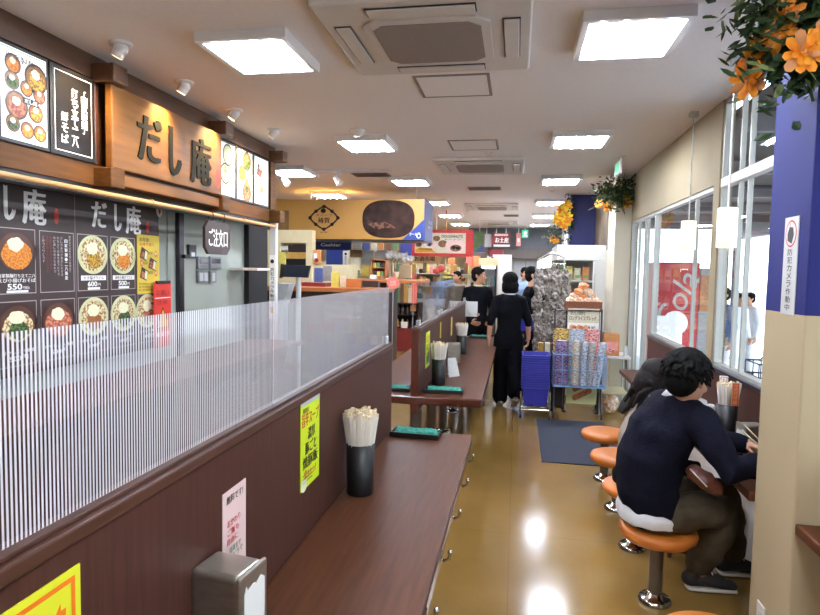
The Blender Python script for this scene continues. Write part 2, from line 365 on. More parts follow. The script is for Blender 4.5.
class Sheet:
    """flat printed things: O = lower left corner, R = right, U = up, seen from R x U"""
    def __init__(s, mb, O, R, U=Z, step=.0005):
        s.mb, s.O, s.R, s.U = mb, V(O), V(R), V(U); s.N = s.R.cross(s.U); s.step = step
    def p(s, x, y, k=0): return s.O+s.R*x+s.U*y+s.N*s.step*k
    def rect(s, x0, y0, x1, y1, m, k=1): s.mb.quad(s.p(x0, y0, k), s.p(x1, y0, k), s.p(x1, y1, k), s.p(x0, y1, k), m)
    def disc(s, x, y, rx, ry, m, k=1, seg=22, jit=0):
        s.mb.add([s.p(x+rx*math.cos(2*math.pi*i/seg)*(1+random.uniform(-jit, jit)), y+ry*math.sin(2*math.pi*i/seg)*(1+random.uniform(-jit, jit)), k) for i in range(seg)], [tuple(range(seg))], m)
    def poly(s, pts, m, k=1): s.mb.add([s.p(x, y, k) for x, y in pts], [tuple(range(len(pts)))], m)
    def line(s, x0, y0, x1, y1, w, m, k=1):
        d = V((x1-x0, y1-y0)).normalized(); nx, ny = -d.y*w/2, d.x*w/2
        s.poly([(x0-nx, y0-ny), (x1-nx, y1-ny), (x1+nx, y1+ny), (x0+nx, y0+ny)], m, k)
    def frame(s, x0, y0, x1, y1, w, m, k=1):
        s.rect(x0, y0, x1, y0+w, m, k); s.rect(x0, y1-w, x1, y1, m, k); s.rect(x0, y0+w, x0+w, y1-w, m, k); s.rect(x1-w, y0+w, x1, y1-w, m, k)
    def text(s, t, x0, y0, x1, y1, m, k=2, bold=.02, shear=0.0, keep=False):
        n1 = bold*(y1-y0)*.8 if any(ord(ch) > 0x2E80 for ch in t) else 0; bold = 0 if n1 else bold
        vs, fs, asp = text_mesh(t, bold); w, h = x1-x0, y1-y0
        if keep:
            if asp*h > w: h2 = w/asp; y0 += (h-h2)/2; h = h2
            else: w2 = asp*h; x0 += (w-w2)/2; w = w2
        for q in ((0,) if n1 == 0 else (-n1, 0, n1)): s.mb.add([s.p(x0+a*w+shear*b*h+q, y0+b*h+abs(q)*.4, k+q*3) for a, b in vs], fs, m)
    def text3d(s, t, x0, y0, x1, y1, m, depth, bold=.02):
        if bold:
            for q in (-bold, 0, bold): s.text3d(t, x0+q*(y1-y0)*.5, y0+abs(q)*(y1-y0)*.25, x1+q*(y1-y0)*.5, y1, m, depth-abs(q)*.003, 0)
            return
        vs, fs, asp = text_mesh(t, bold); w, h = x1-x0, y1-y0; n = len(vs)
        P = [s.p(x0+a*w, y0+b*h, 0) for a, b in vs]; cnt = {}
        for f in fs:
            for i in range(len(f)):
                e = (f[i], f[(i+1) % len(f)]); cnt[tuple(sorted(e))] = cnt.get(tuple(sorted(e)), [])+[e]
        side = [(a[0][0], a[0][1], a[0][1]+n, a[0][0]+n) for a in cnt.values() if len(a) == 1]
        s.mb.add(P+[q+s.N*depth for q in P], [tuple(i+n for i in f) for f in fs]+side, m)
    def vtext(s, t, xc, ytop, size, m, k=2, bold=.02, pitch=1.12, width=1.0):
        for i, ch in enumerate(t):
            y = ytop-i*size*pitch
            if ch in '一ー': s.rect(xc-size*.06, y-size*.9, xc+size*.06, y-size*.1, m, k); continue
            if ch == '「': s.text(ch, xc, y-size*.9, xc+size*.3, y-size*.5, m, k, bold); continue
            if ch == '」': s.text(ch, xc-size*.3, y-size*.5, xc, y-size*.1, m, k, bold); continue
            s.text(ch, xc-size*.47*width, y-size*.95, xc+size*.47*width, y-size*.05, m, k, bold)

ORG = {}
def mesh_of(name, mb, org):
    me = bpy.data.meshes.new(name); me.from_pydata([tuple(v-org) for v in mb.v], [], mb.f)
    keys = []
    for k in mb.m:
        if k not in keys: keys.append(k)
    for k in keys: me.materials.append(M(k))
    ix = {k: i for i, k in enumerate(keys)}
    me.polygons.foreach_set('material_index', [ix[k] for k in mb.m]); me.polygons.foreach_set('use_smooth', mb.s); me.update()
    return me
def tag(o, label=None, cat=None, group=None, kind=None):
    if label: o['label'] = label
    if cat: o['category'] = cat
    if group: o['group'] = group
    if kind: o['kind'] = kind
    return o
def empty(name, loc, label, cat, group=None):
    o = bpy.data.objects.new(name, None); o.empty_display_size = .05; COL.objects.link(o); o.location = V(loc); ORG[o.name] = V(loc)
    return tag(o, label, cat, group)
def part(name, mb, parent, label=None):
    org = ORG[parent.name]; o = bpy.data.objects.new(name, mesh_of(name, mb, org)); COL.objects.link(o); o.parent = parent; ORG[o.name] = org
    return tag(o, label)
def single(name, mb, label, cat, group=None, org=None):
    if org is None:
        lo = [min(v[i] for v in mb.v) for i in range(3)]; hi = [max(v[i] for v in mb.v) for i in range(3)]
        org = V(((lo[0]+hi[0])/2, (lo[1]+hi[1])/2, lo[2]))
    org = V(org); o = bpy.data.objects.new(name, mesh_of(name, mb, org)); COL.objects.link(o); o.location = org; ORG[o.name] = org
    return tag(o, label, cat, group)
def struct(name, mb, label=None):
    o = single(name, mb, label, None, org=(0, 0, 0)); o['kind'] = 'structure'; return o
def dup(o, loc=None, label=None, group=None, rotz=None, parent=None, scale=None):
    c = o.copy(); COL.objects.link(c)
    if parent is not None: c.parent = parent
    if loc is not None: c.location = V(loc); ORG[c.name] = V(loc)
    if rotz is not None: c.rotation_euler = (0, 0, rotz)
    if scale is not None: c.scale = (scale,)*3
    if label: c['label'] = label
    if group: c['group'] = group
    for ch in list(o.children): dup(ch, parent=c)
    return c
def organic(mb, voxel, m, smooth=4, tex=0.0, texs=30):
    """one continuous skin over overlapping solids"""
    me = mesh_of('skin', mb, V((0, 0, 0))); o = bpy.data.objects.new('skin', me); COL.objects.link(o)
    r = o.modifiers.new('r', 'REMESH'); r.mode = 'VOXEL'; r.voxel_size = voxel; r.adaptivity = 0
    if smooth: sm = o.modifiers.new('s', 'SMOOTH'); sm.iterations = smooth; sm.factor = .5
    dg = bpy.context.evaluated_depsgraph_get(); e = bpy.data.meshes.new_from_object(o.evaluated_get(dg))
    out = MB(); vs = [v.co.copy() for v in e.vertices]
    if tex:
        for i, v in enumerate(e.vertices): vs[i] += v.normal*tex*mnoise.noise(v.co*texs)
    out.add(vs, [tuple(p.vertices) for p in e.polygons], m, True)
    bpy.data.objects.remove(o); bpy.data.meshes.remove(me); bpy.data.meshes.remove(e)
    return out
def merge(a, b):
    n = len(a.v); a.v += b.v; a.f += [tuple(i+n for i in f) for f in b.f]; a.m += b.m; a.s += b.s; return a
ORD = ['first', 'second', 'third', 'fourth', 'fifth', 'sixth', 'seventh', 'eighth', 'ninth', 'tenth', 'eleventh', 'twelfth', 'thirteenth', 'fourteenth', 'fifteenth',
       'sixteenth', 'seventeenth', 'eighteenth', 'nineteenth', 'twentieth', 'twenty-first', 'twenty-second', 'twenty-third', 'twenty-fourth']
# ================================================================ the building
H = 2.75
m = MB(); m.box((-9, -3, -.1), (1.38, 21, 0), 'floor_vinyl'); struct('floor', m)
m = MB(); m.box((-9, -3, H), (1.38, 21, H+.1), 'ceiling_paint'); struct('ceiling', m)
m = MB()                                                    # window side wall round its openings
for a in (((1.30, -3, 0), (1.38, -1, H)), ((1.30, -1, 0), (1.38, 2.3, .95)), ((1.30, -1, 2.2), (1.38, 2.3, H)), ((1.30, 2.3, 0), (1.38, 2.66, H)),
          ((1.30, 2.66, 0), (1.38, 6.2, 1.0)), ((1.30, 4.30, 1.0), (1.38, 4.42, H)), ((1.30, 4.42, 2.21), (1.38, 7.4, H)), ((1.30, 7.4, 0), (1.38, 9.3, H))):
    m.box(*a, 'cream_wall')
struct('wall_right', m)
m = MB(); m.box((1.12, 9.2, 0), (1.38, 21, H), 'white_wall'); struct('wall_right_rear', m)
m = MB(); m.box((-9, 20.9, 0), (1.12, 21, H), 'beige_wall'); struct('wall_back', m)
m = MB(); m.box((-9, -3.1, 0), (1.38, -3, H), 'cream_wall'); struct('wall_front', m)
m = MB(); m.box((-9.1, 7, 0), (-9, 21, H), 'beige_wall'); m.box((-9, 7, 0), (-8.9, 7.1, H), 'beige_wall'); struct('wall_left', m)
m = MB(); m.box((-2.75, -3, 0), (-2.65, 5.9, H), 'grey_wall'); struct('wall_left_kitchen', m)
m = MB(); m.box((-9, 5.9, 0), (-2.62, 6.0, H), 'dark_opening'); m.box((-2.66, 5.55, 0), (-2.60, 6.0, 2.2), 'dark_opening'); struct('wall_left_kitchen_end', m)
m = MB(); m.box((-2.36, 5.5, 0), (-2.30, 5.56, 2.06), 'white_plastic', .004); struct('trim_1', m, 'slim white post at the end of the noodle shop front')
m = MB(); m.box((1.0, 2.31, 0), (1.30, 2.66, H), 'two_tone_paint', .006); struct('pillar', m, 'square pillar painted blue above and cream below')
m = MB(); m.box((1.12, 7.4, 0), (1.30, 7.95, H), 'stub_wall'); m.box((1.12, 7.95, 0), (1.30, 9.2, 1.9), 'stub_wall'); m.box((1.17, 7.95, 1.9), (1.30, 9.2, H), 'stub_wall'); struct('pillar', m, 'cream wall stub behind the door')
m = MB(); m.box((.75, 9.2, 0), (1.12, 9.6, H), 'navy'); struct('pillar', m, 'dark blue square column over the white showcase')
# bulkhead at the far end
m = MB(); m.box((-1.3, 16, 1.95), (1.12, 16.6, 2.22), 'soffit_grey'); m.box((-1.3, 16.2, 2.22), (1.12, 16.25, H), 'canopy_steel'); struct('wall_bulkhead', m)
m = MB(); m.box((-.6, 15.0, 0), (-.14, 15.1, 2.02), 'white_wall'); struct('wall_partition_rear', m)
m = MB(); m.box((-.14, 16.3, 0), (.55, 16.34, 1.95), 'alu'); o = struct('door_2', m, 'pale grey glass door at the far end')
m = MB(); m.box((-.08, 16.28, .1), (.2, 16.3, 1.88), 'facade'); m.box((.24, 16.28, .1), (.5, 16.3, 1.88), 'facade'); part('pane', m, o)
m = MB(); m.box((.55, 16.3, 0), (1.12, 16.4, 1.95), 'grey_wall'); struct('wall_back_grey', m)

# windows and door
def window(name, y0, y1, z0, z1, bars=(), cross=()):
    fr = MB()
    for a in (((1.31, y0, z0), (1.36, y1, z0+.025)), ((1.31, y0, z1-.03), (1.36, y1, z1)), ((1.31, y0, z0), (1.36, y0+.02, z1)), ((1.31, y1-.03, z0), (1.36, y1, z1))):
        fr.box(*a, 'alu')
    o = struct(name, fr)
    ys = [y0+.04]+[b for b in bars]+[y1-.04]
    for b in bars: q = MB(); q.box((1.32, b-.009, z0+.02), (1.35, b+.009, z1-.02), 'alu', .003); part('mullion', q, o)
    for c in cross: q = MB(); q.box((1.30, y0+.02, c-.03), (1.355, y1-.02, c+.03), 'off_white', .003); part('crossbar', q, o)
    zs = [z0+.05]+[c+s for c in cross for s in (-.03, .03)]+[z1-.05]
    for i in range(len(ys)-1):
        for j in range(0, len(zs), 2):
            q = MB(); q.box((1.332, ys[i], zs[j]), (1.338, ys[i+1], zs[j+1]), 'window_glass'); part('pane', q, o)
    return o
window('window_1', 2.66, 4.30, 1.0, H, (3.85, 4.0), (2.205,))
window('window_2', 4.42, 6.2, 1.0, 2.21, (4.9,))
window('window_3', -1.0, 2.3, .95, 2.2, (.6,))
window('door_1', 6.2, 7.4, 0, 2.21, (6.6, 6.72, 7.05))
m = MB(); m.box((1.285, 2.66, .72), (1.30, 6.2, .985), 'walnut_upright'); m.box((1.275, 2.66, .985), (1.31, 6.2, 1.005), 'dark_steel'); struct('trim_2', m, 'dark wood panel under the windows')
m = MB(); m.box((1.118-.006, 7.96, 1.9), (1.12+.05, 9.2, H), 'mural'); o = struct('trim_3', m, 'brown mural panel beside the blue column')

# ceiling lights
def ceiling_light(name, x, y, label, group, w=.41, d=.46):
    t = empty(name, (x, y, H), label, 'ceiling light', group)
    f = MB(); b = .03
    X0, X1, Y0, Y1 = x-w/2-b, x+w/2+b, y-d/2-b, y+d/2+b
    z0, z1 = H-.050, H
    f.box((X0, Y0, z0), (X1, Y0+b, z1), 'lamp_white'); f.box((X0, Y1-b, z0), (X1, Y1, z1), 'lamp_white')
    f.box((X0, Y0+b, z0), (X0+b, Y1-b, z1), 'lamp_white'); f.box((X1-b, Y0+b, z0), (X1, Y1-b, z1), 'lamp_white')
    part('frame', f, t)
    p = MB(); p.box((X0+b, Y0+b, H-.022), (X1-b, Y1-b, H-.004), 'panel_on'); part('glow_panel', p, t)  # emissive panel: the tubes' glow on the backing is put into its material
    for i in range(4):
        xx = x-w/2+w*(.14+.24*i)
        q = MB(); q.tube([(xx, Y0+b+.004, H-.043), (xx, Y1-b-.03, H-.043)], .016, 'tube_on', 12); part('tube', q, t)
    return t
ys = [-1.49, .78, 3.05, 5.32, 7.59, 9.9, 12.2, 14.4]
for i, yy in enumerate(ys):
    ceiling_light('ceiling_light', -1.36, yy, '%s square ceiling light along the middle of the ceiling, over the dining tables' % (['hidden', 'overhead']+ORD)[i].capitalize(), 'fluorescent ceiling lights')
for i, yy in enumerate([-1.49, .78, 3.05, 5.32, 7.59, 9.95, 12.25, 14.5]):
    ceiling_light('ceiling_light', .49, yy, '%s square ceiling light of the row over the aisle, counted from the camera' % (['hidden', 'overhead']+ORD)[i].capitalize(), 'fluorescent ceiling lights')
for (x, y, l) in ((-2.62, 6.75, 'Square ceiling light half hidden behind the end of the wooden fascia'), (-2.85, 8.9, 'Square ceiling light above the yellow hanging advertisement'),
                  (-4.9, 8.9, 'Square ceiling light over the back of the gift shop'), (-3.4, 11.8, 'Square ceiling light over the shelves of sweets'), (-5.6, 12.5, 'Square ceiling light in the far corner of the gift shop'), (-3.2, 15, 'Square ceiling light behind the red framed banner'),
                  (-5.2, 17.5, 'Square ceiling light at the rear of the gift shop'), (-1.4, 17.6, 'Square ceiling light behind the bulkhead')):
    ceiling_light('ceiling_light', x, y, l, 'fluorescent ceiling lights')

def air_con(x, y, w, d, label):
    t = empty('ceiling_air_conditioner', (x, y, H), label, 'air conditioner', 'ceiling air conditioners')
    b = MB(); b.box((x-w/2, y-d/2, H-.035), (x+w/2, y+d/2, H), 'off_white', .012, seg=3); part('body', b, t)
    g = MB(); a = .29
    ring = [(x-a, y-a+.06), (x-a+.06, y-a), (x+a-.06, y-a), (x+a, y-a+.06), (x+a, y+a-.06), (x+a-.06, y+a), (x-a+.06, y+a), (x-a, y+a-.06)]
    g.prism([(p[0], p[1], H-.046) for p in ring][::-1], (0, 0, .012), 'off_white'); k = .86
    g.prism([(x+(p[0]-x)*k, y+(p[1]-y)*k, H-.049) for p in ring][::-1], (0, 0, .004), 'ac_grille'); part('intake_grille', g, t)
    for (cx, cy, hx, hy) in ((x-.385, y, .04, .24), (x+.385, y, .04, .24), (x, y-.37, .24, .04), (x, y+.37, .24, .04)):
        v = MB(); v.box((cx-hx, cy-hy, H-.040), (cx+hx, cy+hy, H-.033), 'dark_steel'); v.box((cx-hx+.006, cy-hy+.006, H-.046), (cx+hx-.006, cy+hy-.006, H-.036), 'off_white', .003); part('vent_flap', v, t)
air_con(-.44, 2.98, .95, .93, 'Large square air conditioner in the ceiling nearest the camera')
air_con(-.42, 6.58, .93, .9, 'Square ceiling air conditioner, second one down the aisle')
air_con(-.46, 10.7, .9, .9, 'Square ceiling air conditioner, third one down the aisle')
air_con(-.46, 14.2, .9, .9, 'Square ceiling air conditioner, farthest one down the aisle')
def hatch(x0, x1, y0, y1, label):
    m = MB(); w = .018
    m.box((x0, y0, H-.006), (x1, y0+w, H), 'hatch_line'); m.box((x0, y1-w, H-.006), (x1, y1, H), 'hatch_line')
    m.box((x0, y0+w, H-.006), (x0+w, y1-w, H), 'hatch_line'); m.box((x1-w, y0+w, H-.006), (x1, y1-w, H), 'hatch_line')
    m.box((x0+w, y0+w, H-.005), (x1-w, y1-w, H), 'ceiling_paint')
    single('ceiling_hatch', m, label, 'hatch', 'ceiling access hatches', org=((x0+x1)/2, (y0+y1)/2, H))
hatch(-.645, -.19, 3.58, 4.02, 'Grey framed access hatch in the ceiling behind the nearest air conditioner')
hatch(-.64, -.2, 5.35, 5.78, 'Grey framed access hatch in the ceiling in front of the second air conditioner')
def vent(x0, x1, y0, y1, label):
    t = empty('air_vent', ((x0+x1)/2, (y0+y1)/2, H), label, 'vent', 'slim ceiling vents')
    m = MB(); m.box((x0, y0, H-.008), (x1, y1, H), 'hatch_line', .002); part('frame', m, t)
    n = 4
    for i in range(n): q = MB(); yy = y0+(i+.5)*(y1-y0)/n; q.box((x0+.02, yy-.012, H-.013), (x1-.02, yy+.006, H-.007), 'dark_steel'); part('slat', q, t)
vent(-2.0, -1.55, 7.05, 7.3, 'Slim ceiling vent between the two rows of spotlights')
vent(-.7, -.25, 8.3, 8.6, 'Slim ceiling vent over the aisle in front of the third air conditioner')
vent(-.3, 0.0, 12.3, 12.7, 'Slim ceiling vent over the far end of the aisle')
m = MB(); c = at(357, 130, z=H); m.lathe((c.x, c.y, H-.05), [(.0, 0), (.03, 0), (.045, .012), (.05, .03), (.062, .035), (.062, .05)], 'lamp_white')
single('smoke_detector', m, 'Round white smoke detector on the ceiling beside a square light', 'smoke detector', org=(c.x, c.y, H))
for i, (px, py) in enumerate(((488, 152), (552, 190), (468, 210), (598, 60))):
    if i == 3: continue
    c = at(px, py, z=H); m = MB(); m.lathe((c.x, c.y, H-.03), [(0, 0), (.02, 0), (.02, .02), (.04, .022), (.04, .03)], 'lamp_white')
    single('sprinkler_head', m, ['Small sprinkler head on the ceiling behind the second air conditioner', 'Small sprinkler head on the ceiling between lights over the aisle', 'Small sprinkler head on the ceiling above the red framed banner'][i], 'sprinkler', 'ceiling sprinkler heads', org=(c.x, c.y, H))

# eyeball spotlights over the shop sign
def spotlight(p, aim, label):
    p = V(p); t = empty('ceiling_spotlight', p, label, 'spotlight', 'white eyeball spotlights along the fascia')
    a = MB(); a.lathe((p.x, p.y, H-.014), [(.03, 0), (.055, 0), (.058, .008), (.058, .014)], 'lamp_white'); part('trim_ring', a, t)
    d = (V(aim)-p).normalized(); q = p-Z*.03
    b = MB(); b.ell(q, (.036,)*3, 'lamp_white'); b.tube([q, q+d*.045], [.034, .031], 'lamp_white', 16); part('eyeball', b, t)
    c = MB(); c.tube([q+d*.0455, q+d*.047], .026, 'spot_on', 16); part('bulb', c, t)
    l = bpy.data.lights.new('spot', 'SPOT'); l.energy = 60; l.color = (1, .72, .38); l.spot_size = math.radians(95); l.spot_blend = 1.0; l.shadow_soft_size = .025
    s = bpy.data.objects.new('spot_beam', l); COL.objects.link(s); s.parent = t; s.location = q+d*.055-p; s.rotation_euler = d.to_track_quat('-Z', 'Y').to_euler()
spotlight((-2.06, 2.88, H), (-2.3, 2.9, 2.4), 'White eyeball spotlight in the ceiling, nearest of the four by the fascia')
spotlight((-2.08, 3.52, H), (-2.25, 3.5, 2.45), 'White eyeball spotlight in front of the first character of the wooden sign')
spotlight((-2.07, 4.18, H), (-2.25, 4.12, 2.45), 'White eyeball spotlight in front of the last character of the wooden sign')
spotlight((-2.02, 4.79, H), (-2.3, 4.8, 2.4), 'White eyeball spotlight in front of the three small lit menus')
m = MB(); m.box((-2.9, 6.78, H-.03), (-1.45, 6.82, H), 'lamp_white', .004); single('lighting_track', m, 'Thin white lighting track on the ceiling beyond the fascia', 'lighting track', org=(-2.2, 6.8, H))
for x, l in ((-2.72, 'White cylinder spotlight on the track, nearer the fascia end'), (-2.08, 'White cylinder spotlight on the track, tilted over the gift shop'), ):
    t = empty('track_spotlight', (x, 6.8, H-.03), l, 'spotlight', 'spotlights on the ceiling track')
    a = MB(); a.box((x-.03, 6.78, H-.06), (x+.03, 6.82, H-.03), 'lamp_white', .004); a.tube([(x, 6.8, H-.06), (x, 6.8, H-.12)], .008, 'lamp_white'); part('bracket', a, t)
    b = MB(); b.tube([(x-.03, 6.8, H-.09), (x+.03, 6.78, H-.17)], [.03, .042], 'lamp_white', 16); part('lamp_head', b, t)

# ================================================================ noodle shop front on the left
FX = -2.33
t = empty('wooden_fascia', (FX, 3.9, 2.04), 'Long brown wooden fascia above the noodle shop front', 'fascia')
m = MB(); m.box((FX-.25, -3, 2.62), (FX, 5.55, H-.002), 'fascia_wood_dark'); part('top_beam', m, t)
m = MB(); m.box((FX-.25, -3, 2.04), (FX, 5.55, 2.155), 'fascia_wood'); part('bottom_beam', m, t)
m = MB(); m.box((FX-.25, -3, 2.155), (FX-.05, 5.55, 2.62), 'fascia_wood_dark'); part('back_board', m, t)
m = MB(); m.box((FX-.10, -3, 1.985), (FX-.01, 5.45, 2.04), 'black'); part('shutter_rail', m, t)
for (a, b) in ((3.012, 3.04), (4.30, 4.36), (5.42, 5.55)):
    m = MB(); m.box((FX-.05, a, 2.155), (FX+.012, b, 2.62), 'fascia_wood' if a > 5 else 'dark_bracket', .004); part('upright', m, t)
for yy in (3.07, 4.35, 5.47):
    m = MB(); m.box((FX-.02, yy-.07, 2.60), (FX+.14, yy+.05, 2.70), 'fascia_wood_dark', .006); part('bracket', m, t)
    m = MB(); m.box((FX-.02, yy-.06, 2.03), (FX+.11, yy+.06, 2.14), 'fascia_wood', .006); part('bracket', m, t)
# the carved name board
t = empty('wooden_shop_sign', (-2.24, 3.67, 2.13), 'Amber wooden shop sign with three large dark brush characters', 'sign')
m = MB(); m.box((-2.28, 3.04, 2.14), (-2.235, 4.30, 2.60), 'sign_wood', .008); part('board', m, t)
m = MB(); m.box((-2.31, 3.10, 2.10), (-2.28, 4.26, 2.62), 'dark_bracket'); part('backing', m, t)
m = MB(); m.box((-2.31, 3.10, 2.05), (-2.245, 4.28, 2.12), 'sign_wood', .006); part('ledge', m, t)
for ch, y0, y1, z0, z1 in (('だ', 3.27, 3.50, 2.23, 2.50), ('し', 3.60, 3.72, 2.19, 2.50), ('庵', 3.86, 4.12, 2.18, 2.50)):
    m = MB(); s = Sheet(m, (-2.235, 0, 0), Y)
    s.text3d(ch, y0, z0, y1, z1, 'brush_grey', .009, bold=.085)
    part('carved_character', m, t)
m = MB(); s = Sheet(m, (-2.235, 0, 0), Y); s.disc(4.24, 2.26, .028, .075, 'seal_red', 1, 24)
for k, ch in enumerate('手打'): s.text(ch, 4.225, 2.265-.06*k, 4.255, 2.315-.06*k, 'dull_red', 2)
part('seal', m, t)

# picture helpers
def bowl(s, x, y, r, rim, inside, top, blob=None, k=1, blob2=None, asp=1.0):
    s.disc(x, y, r, r*asp, rim, k, 30); s.disc(x, y, r*.84, r*.84*asp, inside, k+1, 30)
    s.disc(x+r*.02, y-r*.12, r*.74, r*.66*asp, top, k+2, 26, .05)
    if blob2: s.disc(x+r*.05, y-r*.25, r*.5, r*.42*asp, blob2, k+3, 20, .1)
    if blob: s.disc(x-r*.05, y+r*.28, r*.38, r*.32*asp, blob, k+4, 18, .12)
def lightbox(y0, y1, z0, z1, label, draw, m_face='light_menu'):
    t = empty('lit_menu_panel', (FX+.01, (y0+y1)/2, z0), label, 'lit menu', 'lit menu panels on the fascia')
    m = MB(); m.box((FX-.06, y0, z0), (FX+.012, y1, z1), 'black', .004); part('case', m, t)
    m = MB(); s = Sheet(m, (FX+.013, y0, z0), Y); w, h = y1-y0, z1-z0
    s.rect(.018, .018, w-.018, h-.018, m_face, 0); draw(s, w, h); part('printed_face', m, t)
def d_set(s, w, h):
    s.frame(.024, .024, w-.024, h-.024, .004, 'light_menu_green', 1)
    s.text('自家製麺', .05, h-.075, w-.09, h-.045, 'letter_black'); s.text('打ち立て二八蕎麦', .04, h-.10, w-.07, h-.082, 'letter_black', bold=.01)
    for (x, y, r, tp) in ((.075, .355, .036, 'fried_bits'), (.19, .325, .055, 'fried_gold'), (.07, .28, .034, 'greens'), (.14, .265, .03, 'fried_bits'), (.205, .25, .03, 'meat'),
                          (.09, .175, .052, 'meat'), (.185, .165, .036, 'fried_gold'), (.07, .09, .032, 'greens'), (.14, .075, .032, 'fried_bits'), (.205, .075, .032, 'fried_gold')):
        bowl(s, x*w/.26, y*h/.445, r*1.28, 'bowl_dark' if y > .22 else 'bowl_inside', 'soup', tp, 'radish')
    s.rect(.14, .198, .235, .228, 'letter_black', 6); s.text('だし庵', .15, .203, .225, .223, 'light_letter', 7)
    for i in range(8): s.rect(.115, .33+i*.008, .15, .332+i*.008, 'dull_red', 3)
lightbox(2.375, 2.682, 2.155, 2.61, 'Lit white menu panel of noodle bowls, beside the black text panel', d_set)
lightbox(2.06, 2.37, 2.155, 2.61, 'Lit white menu panel at the start of the fascia', d_set)
def d_black(s, w, h):
    s.rect(.018, .018, w-.018, h-.018, 'light_black', .5); s.frame(.026, .026, w-.026, h-.026, .004, 'light_letter', 1)
    s.vtext('「自家製麺」', w*.74, h*.86, .047, 'light_letter', bold=.035, pitch=.95); s.vtext('打ち立て二八', w*.52, h*.80, .050, 'light_letter', bold=.035, pitch=1.02); s.vtext('鮮そば', w*.29, h*.50, .050, 'light_letter', bold=.035)
lightbox(2.69, 3.01, 2.155, 2.61, 'Black panel with white vertical lettering, between the menu of bowls and wooden sign', d_black)
def d_bowls(n):
    def f(s, w, h):
        s.frame(.022, .022, w-.022, h-.022, .003, 'light_menu_green', 1)
        if n == 0:
            bowl(s, w*.56, h*.76, .088, 'bowl_dark', 'bowl_cream', 'radish'); bowl(s, w*.42, h*.42, .085, 'bowl_dark', 'bowl_cream', 'radish', 'noodle'); bowl(s, w*.74, h*.32, .04, 'bowl_cream', 'soup', 'radish')
            s.text('ざる 550', .06, .05, w-.06, .075, 'letter_red')
        if n == 1:
            bowl(s, w*.62, h*.78, .082, 'bowl_dark', 'soup', 'greens', 'meat'); bowl(s, w*.34, h*.53, .066, 'bowl_dark', 'soup', 'fried_gold'); bowl(s, w*.6, h*.40, .034, 'meat', 'meat', 'fried_bits'); bowl(s, w*.62, h*.2, .085, 'bowl_dark', 'soup', 'meat', 'greens')
            for i in range(5): s.rect(.05, h*.28+i*.02, .10, h*.28+i*.02+.005, 'letter_red', 3)
        if n == 2:
            s.poly([(.06, h*.62), (.16, h*.56), (.19, h*.78), (.09, h*.84)], 'bowl_dark', 2); s.poly([(.07, h*.64), (.15, h*.59), (.165, h*.69), (.085, h*.74)], 'meat', 3); s.poly([(.10, h*.75), (.16, h*.71), (.175, h*.77), (.12, h*.81)], 'radish', 3)
            bowl(s, w*.32, h*.42, .036, 'bowl_cream', 'soup', 'radish'); s.poly([(.13, h*.3), (.20, h*.27), (.21, h*.38), (.14, h*.41)], 'bowl_dark', 2); s.poly([(.14, h*.31), (.19, h*.29), (.2, h*.36), (.15, h*.39)], 'fried_gold', 3)
            for i in range(4): s.rect(.05, .05+i*.022, w*.6, .056+i*.022, 'dull_red' if i % 2 else 'letter_black', 3)
    return f
lightbox(4.38, 4.70, 2.155, 2.605, 'Lit menu panel of pale noodle dishes, next to the wooden sign', d_bowls(0))
lightbox(4.705, 5.03, 2.155, 2.605, 'Lit menu panel with two dark bowls, middle one of the three past the sign', d_bowls(1))
lightbox(5.04, 5.37, 2.155, 2.605, 'Lit menu panel with boxed lunches at the end of the fascia', d_bowls(2))

# bamboo rod with the order sign
m = MB(); m.tube([(-2.2, -1, 1.99), (-2.2, 5.25, 1.975)], .014, 'bamboo', 12)
for yy in (2.0, 3.35, 4.6): m.tube([(-2.2, yy-.006, 1.984), (-2.2, yy+.006, 1.984)], .017, 'bamboo', 12)
single('bamboo_rod', m, 'Long bamboo rod hung below the wooden fascia', 'rod')
c0 = at(205, 222, x=-2.2); 
t = empty('order_sign', (-2.2, 4.2, 1.65), 'Brown octagonal sign with white writing hanging from hooks on the bamboo rod', 'sign')
y0, y1, z0, z1 = 3.97, 4.345, 1.69, 1.93; q = .05
ring = [(y0+q, z0), (y1-q, z0), (y1, z0+q), (y1, z1-q), (y1-q, z1), (y0+q, z1), (y0, z1-q), (y0, z0+q)]
m = MB(); m.prism([(-2.212, a, b) for a, b in ring], (.022, 0, 0), 'board_brown'); part('plate', m, t)
m = MB(); s = Sheet(m, (-2.19, 0, 0), Y); s.text('ご注文口', y0+.05, z0+.055, y1-.045, z1-.055, 'letter_white', 1, .03); part('lettering', m, t)
for yy in (y0+.1, y1-.1):
    m = MB(); m.tube([(-2.2+.02*math.cos(a), yy, 1.965+.035*math.sin(a)) for a in [k*math.pi/6 for k in range(-2, 8)]], .003, 'black', 6); m.tube([(-2.2, yy, z1-.01), (-2.2, yy, 1.935)], .003, 'black', 6); part('hook', m, t)

